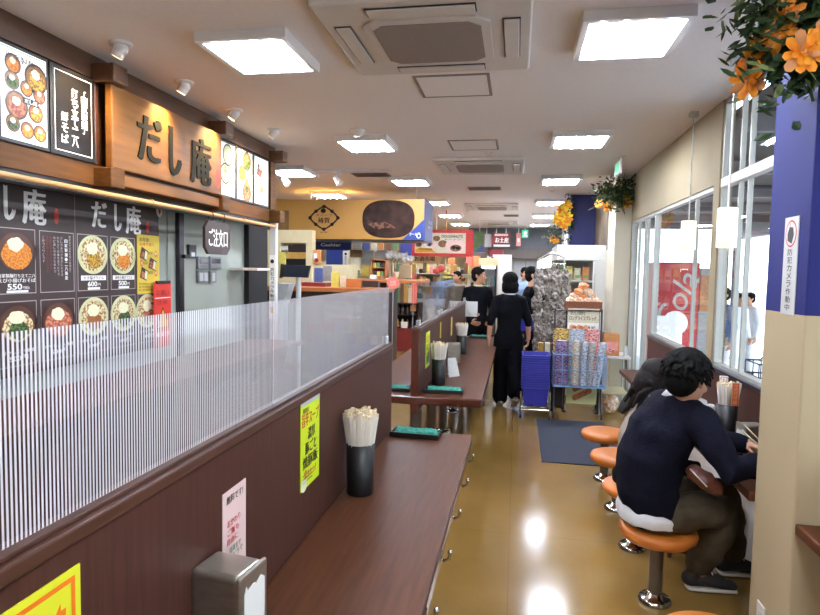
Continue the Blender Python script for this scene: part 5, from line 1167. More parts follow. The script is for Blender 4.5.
m = MB(); m.lathe((1.10, 3.60, .70), [(.033, .03), (.033, .09)], 'pack_orange', 20); part('label', m, t); m = MB(); m.lathe((1.10, 3.60, .70), [(.026, .14), (.026, .165), (.02, .172), (0, .172)], 'white_plastic', 20); part('cap', m, t)
def card(px, py0, py1, y, w, label, mm='white_paper', ink='letter_red'):
    a = at(px, py0, y=y); b = at(px, py1, y=y); t = empty('menu_card', (a.x, y, b.z), label, 'card', 'small upright menu cards on the window counter')
    m = MB(); m.box((a.x-w/2, y-.002, b.z), (a.x+w/2, y+.002, a.z), mm); part('sheet', m, t); m = MB(); s = Sheet(m, (a.x-w/2, y-.0021, b.z), X); h = a.z-b.z; s.frame(.004, .004, w-.004, h-.004, .004, ink, 1)
    s.vtext('おすすめ', w/2, h-.012, (h-.03)/4.6, ink, 1); part('print', m, t)
card(724, 376, 390, 3.66, .045, 'Red and white menu card standing above the black chopstick cup'); card(736, 383, 406, 3.34, .035, 'Narrow orange menu card rising behind the window napkin dispenser', 'pack_orange', 'letter_red')

# ================================================================ bread and newspaper corner by the door
def wire(mb, pts, r, mm): mb.tube(pts, r, mm, 6)
t = empty('newspaper_rack', (.68, 6.8, 0), 'Wire rack of rolled newspapers with a pale blue wire basket', 'rack')
m = MB()
for x in (.44, .95): 
    wire(m, [(x, 6.98, 1.2), (x, 6.96, .7), (x-.0, 6.75, .03)], .011, 'dark_steel'); wire(m, [(x, 6.98, .95), (x, 7.06, .03)], .011, 'dark_steel')
for z in (.3, .95, 1.18): wire(m, [(.44, 6.97, z), (.95, 6.97, z)], .008, 'dark_steel')
part('stand', m, t)
m = MB(); x0, x1, ya, yb, z0, z1 = .42, .97, 6.62, 6.92, .37, .72
for z in (z0, .55, z1): wire(m, [(x0, ya, z), (x1, ya, z), (x1, yb, z), (x0, yb, z), (x0, ya, z)], .006, 'wire_blue')
for i in range(7): x = x0+(x1-x0)*i/6; wire(m, [(x, ya, z1), (x, ya, z0), (x, yb, z0), (x, yb, z1)], .0035, 'wire_blue')
for i in range(1, 4): y = ya+(yb-ya)*i/4; wire(m, [(x0, y, z1), (x0, y, z0), (x1, y, z0), (x1, y, z1)], .0035, 'wire_blue')
for z in (z0+.001,): m.box((x0, ya, z-.003), (x1, yb, z+.003), 'wire_blue')
part('wire_basket', m, t)
for x, yy in ((.44, 6.75), (.95, 6.75), (.44, 7.06), (.95, 7.06)): m = MB(); m.tube([(x-.012, yy, .03), (x+.012, yy, .03)], .03, 'black', 14); part('castor', m, t)
news = [(562, .86, 'news_purple', .085, 0), (576, .86, 'news_b', .05, .01), (583.5, .85, 'news_c', .045, .02), (590, .85, 'news_a', .042, .03), (597, .85, 'news_c', .045, .07)]
for i, (px, zt, mm, r, lean) in enumerate(news):
    a = at(px, 385, y=6.70); m = MB(); m.tube([(a.x-.015, 6.70, .38), (a.x-.015+lean, 6.72, zt)], r*.86, mm, 18, rb=.05, side=X); m.tube([(a.x-.015+lean, 6.72, zt+.001), (a.x-.015+lean, 6.72, zt+.003)], r*.6, 'white_paper', 18, rb=.034, side=X)
    single('newspaper', m, 'Rolled newspaper in the front row of the wire rack, %s from the basket stack' % ORD[i], 'newspaper', 'rolled newspapers in the front row')
for i, (px, mm) in enumerate(((561, 'news_yellow'), (577, 'news_c'), (592, 'news_red'))):
    a = at(px, 345, y=6.85); m = MB(); m.tube([(a.x, 6.85, .38), (a.x, 6.87, .98)], .085, mm, 20, rb=.035, side=X)
    single('magazine', m, 'Colourful paper standing in the rear row of the wire rack, %s from the basket stack' % ORD[i], 'magazine', 'papers in the rear row')
def board(px0, py0, px1, py1, y, mm, name, label, draw):
    a = at(px0, py1, y=y); b = at(px1, py0, y=y); t = empty(name, ((a.x+b.x)/2, y, a.z), label, 'poster'); m = MB(); m.box((a.x, y, a.z), (b.x, y+.008, b.z), mm); part('panel', m, t)
    m = MB(); s = Sheet(m, (a.x, y-.0005, a.z), X, step=.001); draw(s, b.x-a.x, b.z-a.z); part('print', m, t)
def dr(s, w, h):
    s.text('おいしさ長持ち', .03, h-.075, w*.55, h-.03, 'letter_black'); s.text('ロングライフブレッド', .02, h-.135, w-.03, h-.085, 'letter_black', 1, .03); s.rect(.0, 0, w, h*.58, 'white_paper', .6)
    for i in range(7): s.disc(.05+.025*i, h*.42-.01*(i % 3), .03, .04, ('bread_bag_orange', 'wood_orange', 'meat')[i % 3], 1.2+i*.1)
    s.text('各種 100円', w*.6, h*.40, w-.04, h*.5, 'letter_black', 1)
board(567, 309, 599.5, 342, 6.99, 'pack_cream', 'bread_poster', 'Cream poster of long-life bread above the newspapers', dr)
def dr(s, w, h):
    for k in range(2):
        o = .10*k-.02
        for j in range(7): s.disc(w*.28+.026*j, h*.30+o+.014*j, .028, .034, ('wood_orange', 'meat')[j % 2], 1+j*.1)
board(566, 379, 597, 403, 6.93, 'greens_pale' if 'greens_pale' in MATS else 'bowl_cream', 'pastry_poster', 'Pale green poster of twisted pastries at the foot of the wire rack', dr)
# basket of bread packs
a = at(583, 309, y=7.12)
t = empty('wicker_basket', (a.x, 7.12, a.z), 'Brown wicker basket on top of the newspaper rack', 'basket')
m = MB(); zz = a.z; w = .2
for (x0_, y0_, x1_, y1_) in ((-w, -.10, w, -.085), (-w, .085, w, .10), (-w, -.085, -w+.015, .085), (w-.015, -.085, w, .085)): m.box((a.x+x0_, 7.12+y0_, zz), (a.x+x1_, 7.12+y1_, zz+.09), 'wicker', .004)
m.box((a.x-w, 7.02, zz-.008), (a.x+w, 7.22, zz), 'wicker'); part('woven_sides', m, t)
m = MB()
for x in (a.x-.18, a.x+.18): m.tube([(x, 7.12, 0), (x, 7.12, zz-.006)], .01, 'dark_steel', 8); m.box((x-.02, 6.98+.05, 0), (x+.02, 7.25, .015), 'dark_steel')
part('stand_leg', m, t)
def pack(name, p, rx, ry, rz, mm, label, group, cat='snack pack', jit=.16):
    m = MB(); m.ell(p, (rx, ry, rz), mm, seg=10, rings=7, jit=jit, smooth=False); return single(name, m, label, cat, group)
k = 0
for (u, v, h) in ((-.14, -.03, .09), (-.05, -.04, .09), (.05, -.03, .09), (.14, -.03, .09), (-.10, .03, .14), (.0, .03, .14), (.10, .03, .14), (-.05, .0, .20), (.05, .0, .20), (.0, .0, .26)):
    pack('bread_pack', (a.x+u, 7.12+v, zz+h), .06, .05, .045, 'bread_bag_orange' if k in (7, 9, 5) else 'bread_bag', 'Wrapped bread in the wicker basket, %s of the heap' % ORD[k], 'wrapped bread heaped in the basket', 'bread'); k += 1
# hanging snack bags on a wire rack
t = empty('snack_rack', (.4, 7.75, 0), 'Tall wire rack hidden under cellophane snack bags by the white showcase', 'rack')
m = MB()
for x in (.30, .58): m.tube([(x, 7.75, .02), (x, 7.75, 1.78)], .01, 'chrome', 8); m.box((x-.02, 7.6, 0), (x+.02, 7.9, .02), 'dark_steel')
for i in range(7): z = .75+i*.16; m.tube([(.28, 7.73, z), (.60, 7.73, z)], .005, 'chrome', 6)
m.tube([(.30, 7.75, 1.78), (.44, 7.72, 1.85), (.58, 7.75, 1.78)], .008, 'chrome', 8); part('frame', m, t)
k = 0
for i in range(6):
    for j in range(4):
        x = .27+.105*j+random.uniform(-.015, .015); z = 1.55-.17*i+random.uniform(-.02, .02); mb = MB(); y = 7.66+random.uniform(-.02, .02)
        mb.ell((x, y, z), (.062, .035, .098), 'cellophane', seg=14, rings=11, jit=.3, smooth=False); mb.box((x-.022, y-.003, z+.07), (x+.022, y+.003, z+.1), 'pack_'+random.choice(['red', 'cream', 'brown', 'gold', 'grey']))
        single('snack_bag', mb, 'Crinkled clear snack bag on the tall wire rack, row %s from the top, %s across' % (ORD[i], ORD[j]), 'snack bag', 'cellophane snack bags on the wire rack'); k += 1
for i, mm in enumerate(('pack_gold', 'pack_cream', 'pack_brown', 'pack_gold')):
    mb = MB(); mb.box((.28+.075*i, 7.3, .62), (.34+.075*i, 7.4, .76), mm, .006); single('snack_box', mb, 'Small golden snack box low beside the stack of blue baskets, %s in its row' % ORD[i], 'box', 'small golden snack boxes')
mb = MB(); mb.box((.26, 7.27, .0), (.58, 7.45, .62), 'dark_steel', .01); single('display_stand', mb, 'Dark low stand under the golden snack boxes', 'stand')

# blue shopping baskets
t = empty('basket_trolley', (.235, 6.8, 0), 'Chrome trolley on small wheels under the stacked blue baskets', 'trolley')
m = MB(); X0, X1, Y0, Y1 = .08, .39, 6.62, 6.98
for (x, y) in ((X0, Y0), (X1, Y0), (X0, Y1), (X1, Y1)): m.tube([(x, y, .05), (x, y, .30)], .009, 'chrome', 8)
m.tube([(X0, Y0, .13), (X1, Y0, .13), (X1, Y1, .13), (X0, Y1, .13), (X0, Y0, .13)], .009, 'chrome', 8); m.tube([(X0, Y0, .10), (X1, Y0, .10)], .007, 'chrome', 8); part('frame', m, t)
for (x, y) in ((X0, Y0), (X1, Y0), (X0, Y1), (X1, Y1)): m = MB(); m.tube([(x-.01, y, .026), (x+.01, y, .026)], .026, 'black', 14); part('castor', m, t)
def basket(x, y, z, label, group):
    t = empty('shopping_basket', (x, y, z), label, 'shopping basket', group); m = MB(); h = .20; a0, b0, a1, b1 = .118, .145, .142, .17
    def rect(a, b, zz): return [V((x-a, y-b, zz)), V((x+a, y-b, zz)), V((x+a, y+b, zz)), V((x-a, y+b, zz))]
    lo, hi = rect(a0, b0, z), rect(a1, b1, z+h); li, hi2 = rect(a0-.004, b0-.004, z+.006), rect(a1-.004, b1-.004, z+h)
    m.add(lo+hi+hi2+li, [(3, 2, 1, 0)]+[(i, (i+1) % 4, 4+(i+1) % 4, 4+i) for i in range(4)]+[(4+i, 4+(i+1) % 4, 8+(i+1) % 4, 8+i) for i in range(4)]+[(8+i, 8+(i+1) % 4, 12+(i+1) % 4, 12+i) for i in range(4)]+[(12, 13, 14, 15)], 'basket_blue'); part('body', m, t)
    m = MB(); r = rect(a1+.004, b1+.004, z+h)
    for i in range(4): p, q = r[i], r[(i+1) % 4]; m.box((min(p.x, q.x)-.008, min(p.y, q.y)-.008, z+h-.014), (max(p.x, q.x)+.008, max(p.y, q.y)+.008, z+h), 'basket_blue', .003)
    part('rim', m, t); return t
b0 = basket(.235, 6.80, .14, 'Blue plastic shopping basket at the bottom of the stack', 'stacked blue shopping baskets')
NB = 15
for i in range(1, NB): dup(b0, (.235, 6.80, .14+.0255*i), 'Blue plastic shopping basket, %s from the bottom of the stack' % ORD[i] if i < NB-1 else 'Blue plastic shopping basket on top of the stack by the mat')
for i, nm in enumerate(()): pass
basket(.10, 8.12, .83, 'Blue shopping basket held up in front of the man at the showcase', 'stacked blue shopping baskets')['group'] = 'blue basket held by the man'
# small table with the red box
t = empty('side_table', (1.12, 7.1, 0), 'Small metal two-tier table standing against the cream wall stub', 'table')
m = MB(); m.box((.94, 6.92, .655), (1.27, 7.35, .68), 'off_white', .004); part('table_top', m, t); m = MB(); m.box((.95, 6.93, .25), (1.26, 7.34, .27), 'cabinet_beige', .004); part('lower_shelf', m, t)
for x, y in ((.955, 6.935), (1.255, 6.935), (.955, 7.335), (1.255, 7.335)): m = MB(); m.tube([(x, y, 0), (x, y, .657)], .012, 'alu', 10); part('leg', m, t)
t = empty('gift_carton', (1.04, 7.05, .68), 'Red and orange carton on the small metal table', 'box')
a = at(603, 353, y=7.0); b = at(620, 334, y=7.0); m = MB(); m.box((a.x, 7.0, .68), (b.x, 7.15, b.z), 'pack_orange', .004); part('carton', m, t); m = MB(); m.box((a.x+.02, 6.994, .74), (b.x-.02, 7.0, .84), 'pack_pink', .002); m.box((a.x+.05, 6.990, .71), (a.x+.12, 6.995, .76), 'news_red'); part('front_card', m, t)
mb = MB(); mb.ell((1.08, 7.1, .12), (.10, .08, .12), 'bread_bag', seg=14, rings=9, jit=.12, smooth=False); single('paper_sack', mb, 'Crumpled reddish sack on the floor under the small table', 'sack')
mb = MB(); mb.box((1.20, 6.96, .68), (1.235, 7.0, .80), 'white_plastic', .004); single('white_dispenser', mb, 'Small white box beside the red and orange carton', 'box')

# white showcase and the long refrigerated shelf behind
t = empty('white_showcase', (.85, 8.4, 0), 'Tall white open showcase with shelves beside the cream wall stub', 'showcase')
cx0, cx1, cy0, cy1 = .50, 1.12, 8.0, 9.15
m = MB(); m.box((cx0, cy0, 1.76), (cx1, cy1, 1.96), 'white_plastic', .01); part('header', m, t)
m = MB(); m.box((.96, cy0, 0), (cx1, cy1, 1.76), 'white_plastic', .006); part('side_panel', m, t)
m = MB(); m.box((cx0, cy1-.04, 0), (.96, cy1, 1.76), 'white_plastic'); part('back_panel', m, t)
m = MB(); m.box((cx0, cy0, 0), (.96, cy1-.04, .5), 'off_white', .01); part('plinth', m, t)
m = MB(); m.box((cx0, cy0, .5), (cx0+.03, cy0+.03, 1.76), 'chrome', .003); part('post', m, t)
for z in (.85, 1.15, 1.48): m = MB(); m.box((cx0+.02, cy0+.02, z), (.955, cy1-.05, z+.025), 'alu', .003); part('shelf', m, t)
m = MB(); m.box((.975, cy0-.004, 1.05), (.99, cy0, 1.6), 'alu', .002); part('door_handle', m, t)
k = 0
for z, hh in ((1.505, .19), (1.175, .15), (.875, .14)):
    for i in range(4):
        x = .565+.105*i; mm = [['pack_green', 'pack_yellow', 'pack_cream', 'pack_orange'], ['cellophane']*4, ['pack_cream', 'pack_brown', 'pack_gold', 'pack_red']][(1.505, 1.175, .875).index(z)][i]
        mb = MB(); mb.box((x-.042, 8.08, z), (x+.042, 8.16, z+hh*(.85+.1*(i % 2))), mm, .01); mb.box((x-.03, 8.076, z+.03), (x+.03, 8.081, z+.07), 'pack_green' if k < 4 else 'white_paper')
        single('packet', mb, '%s packet on the %s shelf of the white showcase, %s across' % (mm.replace('pack_', '').capitalize(), ('top', 'middle', 'lowest')[(1.505, 1.175, .875).index(z)], ORD[i]), 'packet', 'packets in the white showcase'); k += 1
t = empty('refrigerated_shelf', (.8, 12, 0), 'Long white refrigerated shelf with a lit canopy along the aisle', 'showcase')
m = MB(); m.box((.50, 9.25, 1.66), (1.1, 15.5, 1.93), 'white_plastic', .01); part('canopy', m, t); m = MB(); m.box((.496, 9.3, 1.69), (.501, 15.4, 1.86), 'fridge_light'); part('light_strip', m, t)
m = MB(); m.box((.56, 9.65, 0), (1.1, 15.5, .7), 'white_plastic', .01); part('base', m, t); m = MB(); m.box((1.0, 9.65, .7), (1.1, 15.5, 1.66), 'off_white'); part('back', m, t)
for z in (1.0, 1.3): m = MB(); m.box((.66, 9.7, z), (1.0, 15.4, z+.02), 'alu'); part('shelf', m, t)
k = 0
for z in (.7, 1.02, 1.32):
    for i in range(14):
        y = 9.9+i*.38; mb = MB(); mb.box((.68, y, z), (.8, y+.22, z+.16+.04*(i % 3)), 'pack_'+['red', 'cream', 'green', 'yellow', 'blue', 'brown', 'pink'][(i*3+k) % 7], .01)
        single('packet', mb, 'Packet on the %s level of the long refrigerated shelf, %s from its near end' % (('lowest', 'middle', 'top')[k], ORD[i]), 'packet', 'packets on the refrigerated shelf')
    k += 1
# outdoors
m = MB(); m.box((1.38, -20, -.12), (60, 70, -.02), 'asphalt'); struct('ground_outside', m)
t = empty('canopy', (2.6, 8, 2.45), 'Dark steel canopy roof over the pavement outside the windows', 'canopy')
m = MB(); m.box((1.40, -2, 2.62), (4.2, 13, 2.70), 'canopy_dark'); part('roof_deck', m, t)
m = MB(); m.box((4.1, -2, 2.30), (4.25, 13, 2.60), 'canopy_steel', .01); part('edge_beam', m, t)
for i in range(9): y = -1+i*1.7; m = MB(); m.box((1.4, y, 2.50), (4.1, y+.06, 2.62), 'canopy_steel', .005); part('rafter', m, t)
for y in (1.5, 8.2, 12.6): m = MB(); m.tube([(4.17, y, -.02), (4.17, y, 2.32)], .06, 'canopy_steel', 14); part('post', m, t)
t = empty('vending_machine', (2.25, 9.3, -.02), 'Red drinks vending machine with white script outside the window', 'vending machine')
a = at(655, 262, y=9.0); b = at(693, 262, y=9.0); zt = a.z; x0, x1 = a.x, b.x
m = MB(); m.box((x0, 9.0, -.02), (x1+.1, 9.75, zt), 'vend_red', .02); part('cabinet', m, t)
m = MB(); s = Sheet(m, (x0, 8.998, 0), X, step=.002)
vs, fs, asp = text_mesh('Cola', .02)
# big script running up the side
s2 = Sheet(m, (x0+.24, 8.997, 1.14), V((.38, 0, .92)).normalized(), V((-.92, 0, .38)).normalized(), step=.002); s2.text('Cola', -.34, -.19, .52, .14, 'white_plastic', 1, .0, shear=.25); part('script', m, t)
m = MB(); m.box((x0+.02, 8.985, .10), (x1-.10, 8.999, 1.02), 'vend_white', .004); part('lit_panel', m, t)
m = MB(); m.tube([(x0+.30, 8.98, .92), (x0+.30, 8.995, .92)], .17, 'vend_white', 30); part('round_emblem', m, t)
m = MB(); m.box((x0+.1, 8.3, 1.25), (x1+.05, 8.9, 1.6), 'facade'); 
t = empty('cabinet_outside', (2.6, 8.9, 0), 'Grey cabinet with orange top panel just behind the red machine', 'cabinet')
m = MB(); m.box((x1+.11, 9.05, -.02), (x1+.32, 9.7, 1.7), 'light_grey', .02); part('body', m, t); m = MB(); m.box((x1+.12, 9.03, 1.1), (x1+.31, 9.05, 1.6), 'pack_orange', .004); part('panel', m, t)
def building(x0, y0, x1, y1, h, label, rows, cols, mm='facade'):
    t = empty('building', ((x0+x1)/2, (y0+y1)/2, -.02), label, 'building'); m = MB(); m.box((x0, y0, -.02), (x1, y1, h), mm); part('walls', m, t)
    for i in range(rows):
        for j in range(cols):
            yy = y0+(y1-y0)*(j+.25)/cols; zz = .8+i*3.0; m = MB(); m.box((x0-.05, yy, zz), (x0+.02, yy+(y1-y0)*.5/cols, zz+1.6), 'facade_window'); part('window', m, t)
building(17, 2, 24, 16, 7, 'Pale building across the street beyond the bicycles', 2, 4); building(20, 20, 28, 44, 10, 'Tall pale building far along the street', 3, 5)
def bicycle(x, y, label, rot, mm):
    t = empty('bicycle', (x, y, -.02), label, 'bicycle', 'bicycles parked outside the window'); 
    for k, dy in enumerate((-.53, .53)):
        m = MB(); n = 28; m.tube([(x, y+dy+.33*math.cos(2*math.pi*i/n), .33+.33*math.sin(2*math.pi*i/n)) for i in range(n+1)], .014, 'tyre', 8)
        m.tube([(x, y+dy+.31*math.cos(2*math.pi*i/n), .33+.31*math.sin(2*math.pi*i/n)) for i in range(n+1)], .007, 'chrome', 6)
        for i in range(16): a = 2*math.pi*i/16; m.tube([(x, y+dy, .33), (x, y+dy+.31*math.cos(a), .33+.31*math.sin(a))], .0018, 'chrome', 4)
        m.tube([(x-.04, y+dy, .33), (x+.04, y+dy, .33)], .02, 'chrome', 10); part('wheel', m, t)
    m = MB(); P0, P1, P2, P3, P4 = (x, y-.53, .33), (x, y-.1, .3), (x, y-.22, .82), (x, y+.38, .85), (x, y+.53, .33)
    for p, q in ((P0, P1), (P0, P2), (P1, P2), (P1, P3), (P2, P3), (P3, P4), (P3, (x, y+.34, 1.0))): m.tube([p, q], .015, mm, 8)
    part('frame', m, t); m = MB(); m.tube([(x-.27, y+.2, 1.02), (x-.18, y+.32, 1.04), (x, y+.34, 1.0), (x+.18, y+.32, 1.04), (x+.27, y+.2, 1.02)], .011, 'chrome', 8); part('handlebar', m, t)
    m = MB(); m.limb([(x, y-.34, .88), (x, y-.12, .89)], [.09, .04], 'black', 12, [.03, .025], side=X); m.tube([(x, y-.22, .8), (x, y-.22, .87)], .014, 'chrome'); part('saddle', m, t)
    m = MB()
    for z in (.75, .85, .95): m.tube([(x-.17, y+.48, z), (x+.17, y+.48, z), (x+.17, y+.75, z), (x-.17, y+.75, z), (x-.17, y+.48, z)], .006, 'dark_steel', 6)
    for i in range(7): q = x-.17+.34*i/6; m.tube([(q, y+.48, .95), (q, y+.48, .75), (q, y+.75, .75), (q, y+.75, .95)], .004, 'dark_steel', 5)
    part('front_basket', m, t); return t
for i, (x, y, mm) in enumerate(((1.95, 4.3, 'black'), (2.35, 4.8, 'alu'), (2.75, 5.2, 'dark_steel'), (3.2, 5.6, 'black'))):
    bicycle(x, y, 'Bicycle with a front basket parked outside, %s from the window' % ORD[i], 0, mm)
for i, (px, yy, Hh, tp) in enumerate(((724, 9.0, 1.44, 'pale_blue_cloth'), (739, 10.0, 1.34, 'white_cloth'), (750, 10.4, 1.34, 'white_cloth'))):
    c = at(px, 308, y=yy); standing_person(['Child in pale blue standing outside, nearest the window post', 'Child in white standing outside between two others', 'Child in white standing outside, nearest the bicycles'][i], c.x, yy, math.radians((200, -60, 200)[i]), Hh, tp, 'white_cloth', (hang, hangL), fine=.012)
# ================================================================ gift shop at the back on the left
def px_box(px0, py0, px1, py1, y, d, mm, mb=None, bev=.004):
    """a box whose front face is the upright rectangle seen between two pixels at depth y"""
    a = at(px0, py1, y=y); b = at(px1, py0, y=y); mb = mb or MB(); mb.box((a.x, y, a.z), (b.x, y+d, b.z), mm, bev); return mb, a, b
# yellow advertisement box
Y0 = 8.2
m, a, b = px_box(262, 199, 424.5, 238.5, Y0, .76, 'gold_board')
t = empty('hanging_sign_box', ((a.x+b.x)/2, Y0, a.z), 'Long golden advertisement box with a big chocolate bun and blue end', 'sign'); part('board', m, t)
m = MB(); m.box((b.x, Y0-.002, a.z), (b.x+.012, Y0+.77, b.z+.01), 'blue_board', .003); m.box((a.x, Y0+.02, a.z-.012), (b.x+.01, Y0+.75, a.z-.001), 'dark_steel'); part('end_panel', m, t, 'blue end panel')
s = None; m = MB(); s = Sheet(m, (a.x, Y0-.001, a.z), X, step=.0015); w, h = b.x-a.x, b.z-a.z; sc = w/162.5
def u(px): return (px-262)*sc
def v(py): return (238.5-py)*sc
s.rect(0, 0, u(290), v(211), 'gold_dark', 1)
part('dark_picture', m, t); m = MB(); s = Sheet(m, (a.x, Y0-.001, a.z), X, step=.0015); ex, ey = u(326), v(218)
for i in range(40):
    a_ = 2*math.pi*i/40; k = abs(math.cos(a_))**.8; rx = .205; ry = .16; ca, sa = math.cos(a_), math.sin(a_); q = 1/(abs(ca)**1.25+abs(sa)**1.25)**.8
    s.disc(ex+rx*ca*q, ey+ry*sa*q, .016 if i % 5 else .028, .014 if i % 5 else .026, 'choc_bun', 2, 8)
s.text('スイーツ', ex-.12, ey+.02, ex+.12, ey+.055, 'choc_bun', 2, .01); s.text('椿賀', ex-.085, ey-.075, ex+.085, ey+.005, 'choc_bun', 2, .03); s.disc(ex-.01, ey+.1, .04, .035, 'choc_bun', 3, 12)
s.text('since 1968', ex-.05, ey-.21, ex+.05, ey-.19, 'choc_bun', 2)
part('printing', m, t)
m = MB(); cx_, cz_ = u(390), v(219); s = Sheet(m, (a.x, Y0-.001, a.z), X, step=.0015)
pts = []
for i in range(48):
    a_ = 2*math.pi*i/48; ca, sa = math.cos(a_), math.sin(a_); q = 1/(abs(ca)**2.6+abs(sa)**2.6)**(1/2.6); pts.append((cx_+.37*ca*q, cz_+.262*sa*q))
s.poly(pts, 'choc_bun', 3)
s.poly([(cx_-.31, cz_+.02), (cx_-.2, cz_-.05), (cx_-.05, cz_-.04), (cx_+.08, cz_-.09), (cx_+.1, cz_-.13), (cx_-.05, cz_-.12), (cx_-.16, cz_-.15), (cx_-.28, cz_-.08)], 'choc_gloss', 4)
s.poly([(w-.30, 0), (w, 0), (w, .28)], 'blue_board', 5); s.text('クール便', w-.20, .055, w-.05, .10, 'letter_white', 6); s.disc(w-.07, .055, .03, .035, 'letter_white', 6); s.disc(w-.07, .055, .02, .025, 'blue_board', 7)
part('bun_picture', m, t)
m = MB(); c = at(417, 200, y=Y0+.4); m.tube([(c.x, Y0+.4, b.z), (c.x, Y0+.4, H)], .008, 'lamp_white', 8); m.tube([(c.x-1.6, Y0+.4, b.z), (c.x-1.6, Y0+.4, H)], .008, 'lamp_white', 8); part('hanger', m, t)
m = MB(); s = Sheet(m, (b.x+.013, Y0, a.z), Y); s.text('パン工房', .3, .25, .65, .3, 'dull_white'); s.text('焼きたて', .3, .18, .65, .22, 'dull_white'); part('lettering', m, t)
# red framed banner
Y1 = 11.4
m, a, b = px_box(410.5, 230, 473.5, 256, Y1, .03, 'red_frame'); t = empty('red_framed_banner', ((a.x+b.x)/2, Y1, a.z), 'Red framed banner with filled buns hanging beyond the golden box', 'banner'); part('frame', m, t)
m = MB(); s = Sheet(m, (a.x, Y1-.001, a.z), X, step=.003); w, h = b.x-a.x, b.z-a.z; s.rect(.08, .06, w-.14, h-.06, 'pack_cream', 1)
s.poly([(.09, .07), (.5, .07), (.40, .15), (.2, .17), (.09, .13)], 'warning_yellow', 2)
for (x, z, r, mm) in ((.2, .27, .09, 'pink_paper'), (.33, .24, .08, 'white_paper'), (.16, .22, .06, 'bun'), (.42, .22, .09, 'pink_paper'), (.50, .34, .07, 'bun'), (.62, .24, .09, 'bun')): s.disc(x, z, r, r*.75, mm, 2.5)
s.disc(.86, .20, .19, .14, 'pack_cream', 3); s.disc(.86, .20, .185, .135, 'pink_paper', 3.4); s.disc(.87, .16, .11, .065, 'bun', 4); s.disc(.83, .17, .04, .03, 'choc_bun', 4.5); s.disc(.91, .16, .04, .03, 'choc_bun', 4.5)
s.text('DOUGHNUTS', w*.5, h-.15, w-.2, h-.10, 'letter_black', 5); s.text('ドーナツ', w*.56, h-.2, w-.24, h-.165, 'letter_black', 5); s.text('COOKIES', .16, .11, .42, .15, 'letter_black', 5)
part('print', m, t)
m = MB(); x = at(446, 230, y=Y1+.05).x; m.tube([(x, Y1+.05, 1.6), (x, Y1+.05, H)], .012, 'bamboo', 8); part('pole', m, t)
m, a, b = px_box(412, 255, 441, 262.5, 11.9, .02, 'bowl_cream'); t = empty('souvenir_sign', ((a.x+b.x)/2, 11.9, a.z), 'Small pale green sign under the red framed banner', 'sign'); part('plate', m, t)
m = MB(); s = Sheet(m, (a.x, 11.899, a.z), X, step=.002); s.text('お酒売場', .05, .03, b.x-a.x-.12, b.z-a.z-.03, 'letter_black', 1, .03); part('lettering', m, t)
m = MB(); m.tube([(a.x+.1, 11.91, b.z), (a.x+.1, 11.91, H)], .006, 'lamp_white', 6); m.tube([(b.x-.1, 11.91, b.z), (b.x-.1, 11.91, H)], .006, 'lamp_white', 6); part('hanger', m, t)
m, a, b = px_box(474, 231.5, 484, 252, 13.5, .4, 'choc_gloss'); t = empty('dark_sign_box', ((a.x+b.x)/2, 13.5, a.z), 'Dark green and blue sign box behind the red framed banner', 'sign'); part('box', m, t)
m = MB(); s = Sheet(m, (a.x, 13.499, a.z), X, step=.002); s.rect(0, 0, b.x-a.x, b.z-a.z, 'greens', 1); s.poly([(.02, 0), (b.x-a.x, 0), (b.x-a.x, .18)], 'blue_board', 2); part('print', m, t); m = MB(); m.tube([(b.x-.1, 13.6, b.z), (b.x-.1, 13.6, H)], .008, 'lamp_white', 6); part('hanger', m, t)
# red signs at the bulkhead
m, a, b = px_box(492, 233, 510, 246.5, 15.6, .05, 'maroon'); t = empty('red_sign', ((a.x+b.x)/2, 15.6, a.z), 'Dark red sign with white squares hanging before the far bulkhead', 'sign'); part('board', m, t)
m = MB(); s = Sheet(m, (a.x, 15.599, a.z), X, step=.003); w, h = b.x-a.x, b.z-a.z
s.text('お土産', .08, h*.28, w-.03, h*.66, 'white_paper', 1, .06); s.rect(.04, .0, w, .05, 'white_paper', 1); s.rect(.06, h*.78, w*.9, h*.94, 'pink_paper', 1); part('lettering', m, t)
m = MB(); m.tube([(a.x+.1, 15.62, b.z), (a.x+.1, 15.62, H)], .008, 'lamp_white', 6); m.tube([(b.x-.1, 15.62, b.z), (b.x-.1, 15.62, H)], .008, 'lamp_white', 6); part('hanger', m, t)
m, a, b = px_box(516, 233, 521, 246, 15.7, .04, 'pack_pink'); t = empty('pink_sign', ((a.x+b.x)/2, 15.7, a.z), 'Narrow pink sign hanging to the window side of the dark red sign', 'sign'); part('board', m, t); m = MB(); s = Sheet(m, (a.x, 15.699, a.z), X, step=.003); s.rect(.03, .1, .09, .2, 'white_paper'); part('lettering', m, t); m = MB(); m.tube([((a.x+b.x)/2, 15.71, b.z), ((a.x+b.x)/2, 15.71, H)], .008, 'lamp_white', 6); part('hanger', m, t)
m, a, b = px_box(484, 234, 491.5, 247, 15.8, .04, 'light_grey'); m.box((a.x+.05, 15.83, b.z), (a.x+.07, 15.84, H), 'lamp_white'); single('grid_panel', m, 'Pale grid panel hanging to the gift shop side of the dark red sign', 'panel')
m, a, b = px_box(487, 250, 503, 256, 15.5, .3, 'maroon'); m.box((a.x, 15.5, 0), (a.x+.05, 15.55, b.z), 'light_grey'); single('maroon_awning', m, 'Maroon canopy edge over the far refrigerator', 'awning')
m, a, b = px_box(491, 257, 493.5, 266, 14.9, .04, 'red_frame'); m.box((a.x-.05, 14.94, 0), (b.x+.02, 14.98, b.z), 'light_grey'); single('red_strip', m, 'Thin red strip on the panel beside the white far partition', 'panel')
